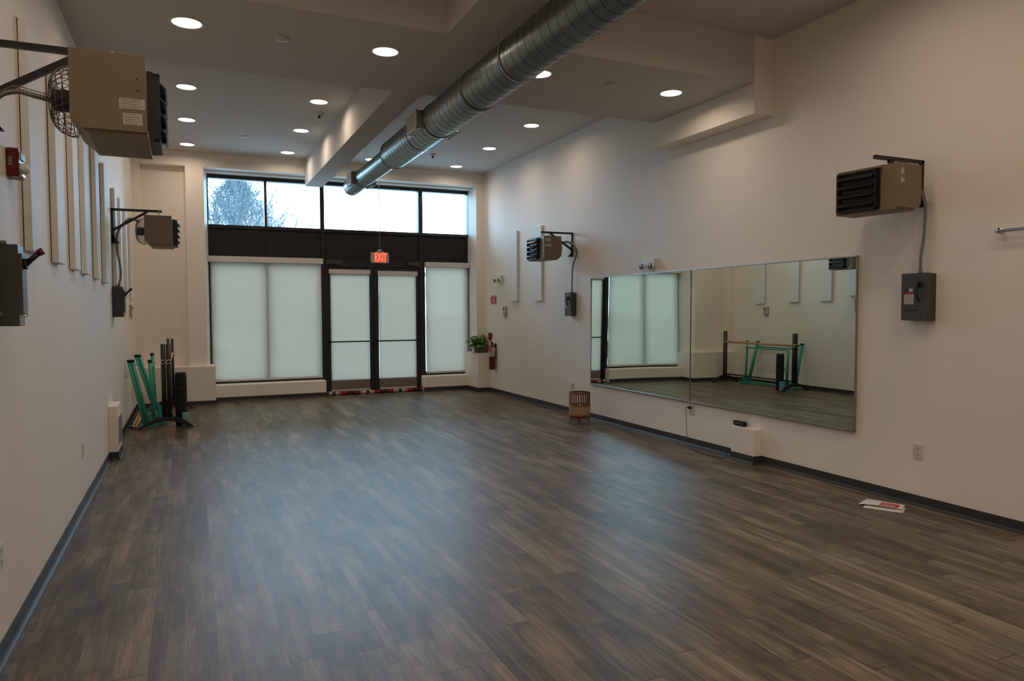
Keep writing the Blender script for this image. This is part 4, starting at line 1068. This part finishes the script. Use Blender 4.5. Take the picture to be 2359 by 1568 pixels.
# mint barre frames leaning / standing between wall and black barre
def bar4(mb, p, q, wx, wy):
    p = Vector(p); q = Vector(q)
    mb.hexa([p+Vector((-wx,-wy,0)), p+Vector((wx,-wy,0)), p+Vector((wx,wy,0)), p+Vector((-wx,wy,0)), q+Vector((-wx,-wy,0)), q+Vector((wx,-wy,0)), q+Vector((wx,wy,0)), q+Vector((-wx,wy,0))])
def mint_frame(label, posts, foot_half, offs, gusset, cross_z, pr_=0.0195):
    ya, yb = posts[0][0][1], posts[1][0][1]
    th = thing('mint_trestle', label, 'trestle', (posts[0][0][0], (ya+yb)/2, 0), 'mint green trestles')
    for (b_, t_) in posts:
        for dx in offs:
            q = MB().cyl((b_[0]+dx, b_[1], b_[2]), (t_[0]+dx, t_[1], t_[2]), pr_, 14)
            q.build('post', M['teal'], th)
        cdir = Vector((t_[0]-b_[0], 0, t_[2]-b_[2])).normalized()
        c_ = MB()
        for dx in offs:
            p0 = Vector((t_[0]+dx, t_[1], t_[2])); c_.cyl(p0, p0+cdir*0.032, pr_+0.0018, 14)
        c_.build('end_cap', M['rubber'], th)
        f = MB().box(b_[0]-foot_half[0], b_[0]+foot_half[1], b_[1]-0.022, b_[1]+0.022, 0.0, 0.036)
        if gusset:
            for sg in (-1, 1):
                f.prism([(b_[0]+sg*0.03, 0.036), (b_[0]+sg*0.115, 0.036), (b_[0]+sg*0.03, 0.165)], 'y', b_[1]-0.006, b_[1]+0.006)
        f.build('foot', M['teal'], th, bevel=0.003)
    x_ = posts[0][0][0]*(1-cross_z/0.8) + posts[0][1][0]*(cross_z/0.8)
    MB().cyl((x_, ya, cross_z), (x_, yb, cross_z), 0.014, 10).build('crossbar', M['teal'], th)
    rl = MB(); zr_ = 0.040 if gusset else 0.006; xa_, xb_ = posts[0][0][0], posts[1][0][0]
    rl.hexa([(xa_-0.012, ya, zr_), (xa_+0.012, ya, zr_), (xb_+0.012, yb, zr_), (xb_-0.012, yb, zr_), (xa_-0.012, ya, zr_+0.022), (xa_+0.012, ya, zr_+0.022), (xb_+0.012, yb, zr_+0.022), (xb_-0.012, yb, zr_+0.022)])
    rl.build('bottom_rail', M['teal'], th)
mint_frame('mint green trestle leaning against the left wall, black caps on its post tops',
           [((-0.505, 9.74, 0.03), (-0.655, 9.74, 0.790)), ((-0.43, 10.85, 0.03), (-0.645, 10.85, 0.790))], (0.075, 0.10), (-0.020, 0.020), False, 0.72)
mint_frame('mint green trestle standing upright beside the black ballet barre',
           [((-0.425, 9.86, 0.03), (-0.458, 9.86, 0.775)), ((-0.450, 10.95, 0.03), (-0.478, 10.95, 0.80))], (0.05, 0.13), (0.0,), True, 0.70, 0.022)
# wooden rods on the floor along the wall
for i, (x_, y0_, y1_, r_, m__, lb) in enumerate(((-0.690, 9.70, 11.3, 0.015, M['black'], 'black barre rod on the floor against the left wall'),
                            (-0.652, 9.60, 11.2, 0.017, M['wood'], 'wooden barre rod on the floor, the one nearer the left wall'),
                            (-0.613, 9.54, 11.1, 0.017, M['wood'], 'wooden barre rod on the floor, the one nearer the trestle feet'))):
    th = thing('barre_rod', lb, 'rod', (x_, y0_, 0), 'loose barre rods')
    MB().cyl((x_, y0_+0.03, r_+0.003), (x_, y1_, r_+0.003), r_, 14).build('rod', m__, th)
    MB().cyl((x_, y0_+0.005, r_+0.003), (x_, y0_+0.045, r_+0.003), r_+0.003, 14).build('ferrule', M['chrome'], th)
    MB().cyl((x_, y0_-0.006, r_+0.003), (x_, y0_+0.006, r_+0.003), r_-0.002, 14).build('end_plug', M['rubber'], th)
# rolled mat and mint block
th = thing('rolled_mat', 'black rolled exercise mat standing on end beside the ballet barre', 'mat', (-0.118, 9.705, 0))
prof = [(0.0001, 0.0), (0.062, 0.0), (0.066, 0.006), (0.066, 0.20), (0.068, 0.24), (0.066, 0.60), (0.064, 0.644), (0.058, 0.650), (0.0001, 0.650)]
MB().lathe(prof, (-0.118, 9.705, 0), 32).build('roll', M['mat'], th)
MB().lathe([(0.067, 0.43), (0.070, 0.432), (0.070, 0.462), (0.067, 0.464)], (-0.118, 9.705, 0), 32).build('strap', M['rubber'], th)
MB().lathe([(0.067, 0.135), (0.070, 0.137), (0.070, 0.160), (0.067, 0.162)], (-0.118, 9.705, 0), 32).build('strap', M['rubber'], th)
th = MB().tube(spline([(-0.19, 9.69, 0.42), (-0.235, 9.67, 0.30), (-0.245, 9.67, 0.20), (-0.188, 9.69, 0.10)], 8), 0.005, 6)
th.build('carry_strap', M['rubber'], bpy.data.objects['rolled_mat'])
tag(MB().box(-0.108, -0.030, 9.562, 9.630, 0.0, 0.165).build('foam_block', M['mint'], bevel=0.004), 'pale mint foam block standing in front of the black rolled mat', 'exercise block')

# ================================================================== OUTSIDE
struct('ground', MB().box(-60, 90, 12.2, 160, -0.12, -0.06), M['asphalt'])
bd = thing('building', 'pale building with a gabled roof across the parking lot', 'building', (3.0, 44, -0.06))
zb_, zr = 3.6, 4.9
MB().box(-12, 13.6, 44, 56, -0.06, zb_).build('walls', M['brick'], bd)
MB().prism([(-12.6, zb_), (14.1, zb_), (10.5, zr), (-9, zr)], 'y', 43.6, 56.4).build('roof', M['roof'], bd)
for x_ in range(-10, 13, 4):
    wn_ = MB().box(x_, x_+1.6, 43.9, 44.0, 0.9, 2.4).build('window', M['vanglass'], bd)
vn = thing('van', 'white van parked outside behind the left shade', 'car', (0.2, 20.5, -0.06))
prof = [(-3.7, 0.18), (1.21, 0.18), (1.28, 0.52), (1.06, 0.68), (0.62, 0.78), (0.28, 1.24), (0.05, 1.32), (-3.7, 1.34)]
MB().prism(prof, 'y', 19.7, 21.4).build('body', M['van'], vn, bevel=0.05)
MB().prism([(-3.3, 0.80), (0.46, 0.80), (0.16, 1.20), (-3.3, 1.23)], 'y', 19.66, 19.71).build('side_glass', M['vanglass'], vn)
for x_ in (0.65, -2.8):
    for y_ in (19.66, 21.25): MB().cyl((x_, y_, 0.21), (x_, y_+0.2, 0.21), 0.27, 20).build('wheel', M['rubber'], vn)

def grow(mb, p, d, L_, r_, depth, rn, spread, nseg=3, kids=(3, 4), up=0.25):
    pts = [Vector(p)]; dd = Vector(d).normalized()
    for i in range(nseg):
        dd = (dd + Vector((rn.uniform(-1, 1), rn.uniform(-1, 1), rn.uniform(-0.4, 1)*up*2))*0.13).normalized()
        pts.append(pts[-1] + dd*L_/nseg)
    rads = [r_*(1-0.45*i/nseg) for i in range(nseg+1)]
    mb.tube(pts, rads, 5 if depth > 1 else 3, caps=False)
    if depth == 0: return
    for k in range(rn.randint(*kids)):
        t_ = rn.uniform(0.35, 1.0); i = min(int(t_*nseg), nseg-1); q = pts[i].lerp(pts[i+1], t_*nseg-i)
        ax = Vector((rn.uniform(-1, 1), rn.uniform(-1, 1), rn.uniform(-0.2, 0.6)))
        nd = (dd + ax.normalized()*spread).normalized()
        grow(mb, q, nd, L_*rn.uniform(0.55, 0.8), max(r_*0.5, 0.006), depth-1, rn, spread, nseg, kids, up)
def bare_tree(label, x, y, h, seed, r0=0.16, spread=0.75, depth=5, lean=(0, 0)):
    th = thing('bare_tree', label, 'tree', (x, y, -0.06), 'bare trees outside')
    rn = random.Random(seed)
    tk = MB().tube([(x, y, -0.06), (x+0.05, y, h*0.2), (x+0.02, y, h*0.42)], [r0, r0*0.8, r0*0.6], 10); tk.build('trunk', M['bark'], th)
    br_ = MB()
    for k in range(7):
        a = 2*PI*k/7 + rn.uniform(-.3, .3)
        grow(br_, (x+0.02, y, h*rn.uniform(0.28, 0.42)), (math.cos(a)*0.6+lean[0], math.sin(a)*0.6, 1.0), h*0.26, r0*0.42, depth-1, rn, spread)
    grow(br_, (x+0.02, y, h*0.42), (0, 0, 1), h*0.26, r0*0.5, depth-1, rn, spread)
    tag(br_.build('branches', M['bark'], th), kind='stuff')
bare_tree('bare tree outside with fine branches fanning right in the second upper pane', 2.35, 23.5, 4.75, 5, 0.13, 0.62)
bare_tree('bare tree outside filling the first upper pane at its right side', 1.75, 29.5, 7.4, 11, 0.13, 0.5)
# bushy evergreen
et = thing('evergreen_tree', 'dense bushy evergreen tree seen in the first upper pane', 'tree', (2.6, 39.0, -0.06))
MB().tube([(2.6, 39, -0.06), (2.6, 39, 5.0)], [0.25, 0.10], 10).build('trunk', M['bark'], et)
rn = random.Random(9); ev = MB()
for i in range(15000):
    h = rn.random()**1.15; z = 3.2 + 4.9*h
    a = rn.uniform(0, 2*PI); rad = 2.9*(1-h**1.6)**0.6*(0.80 + 0.20*math.sin(a*5+h*9)); q = rad*math.sqrt(rn.random())
    p = Vector((2.3 + q*math.cos(a), 39 + q*math.sin(a), z)); s3 = rn.uniform(0.10, 0.24)
    d1 = Vector((rn.uniform(-1,1)+0.5*math.cos(a), rn.uniform(-1,1), rn.uniform(0.3,1.4))).normalized()*s3; d2 = Vector((rn.uniform(-1,1), rn.uniform(-1,1), rn.uniform(-1,1))).normalized()*0.022
    ev.add([p-d2, p+d2, p+d1*1.6], [(0,1,2)])
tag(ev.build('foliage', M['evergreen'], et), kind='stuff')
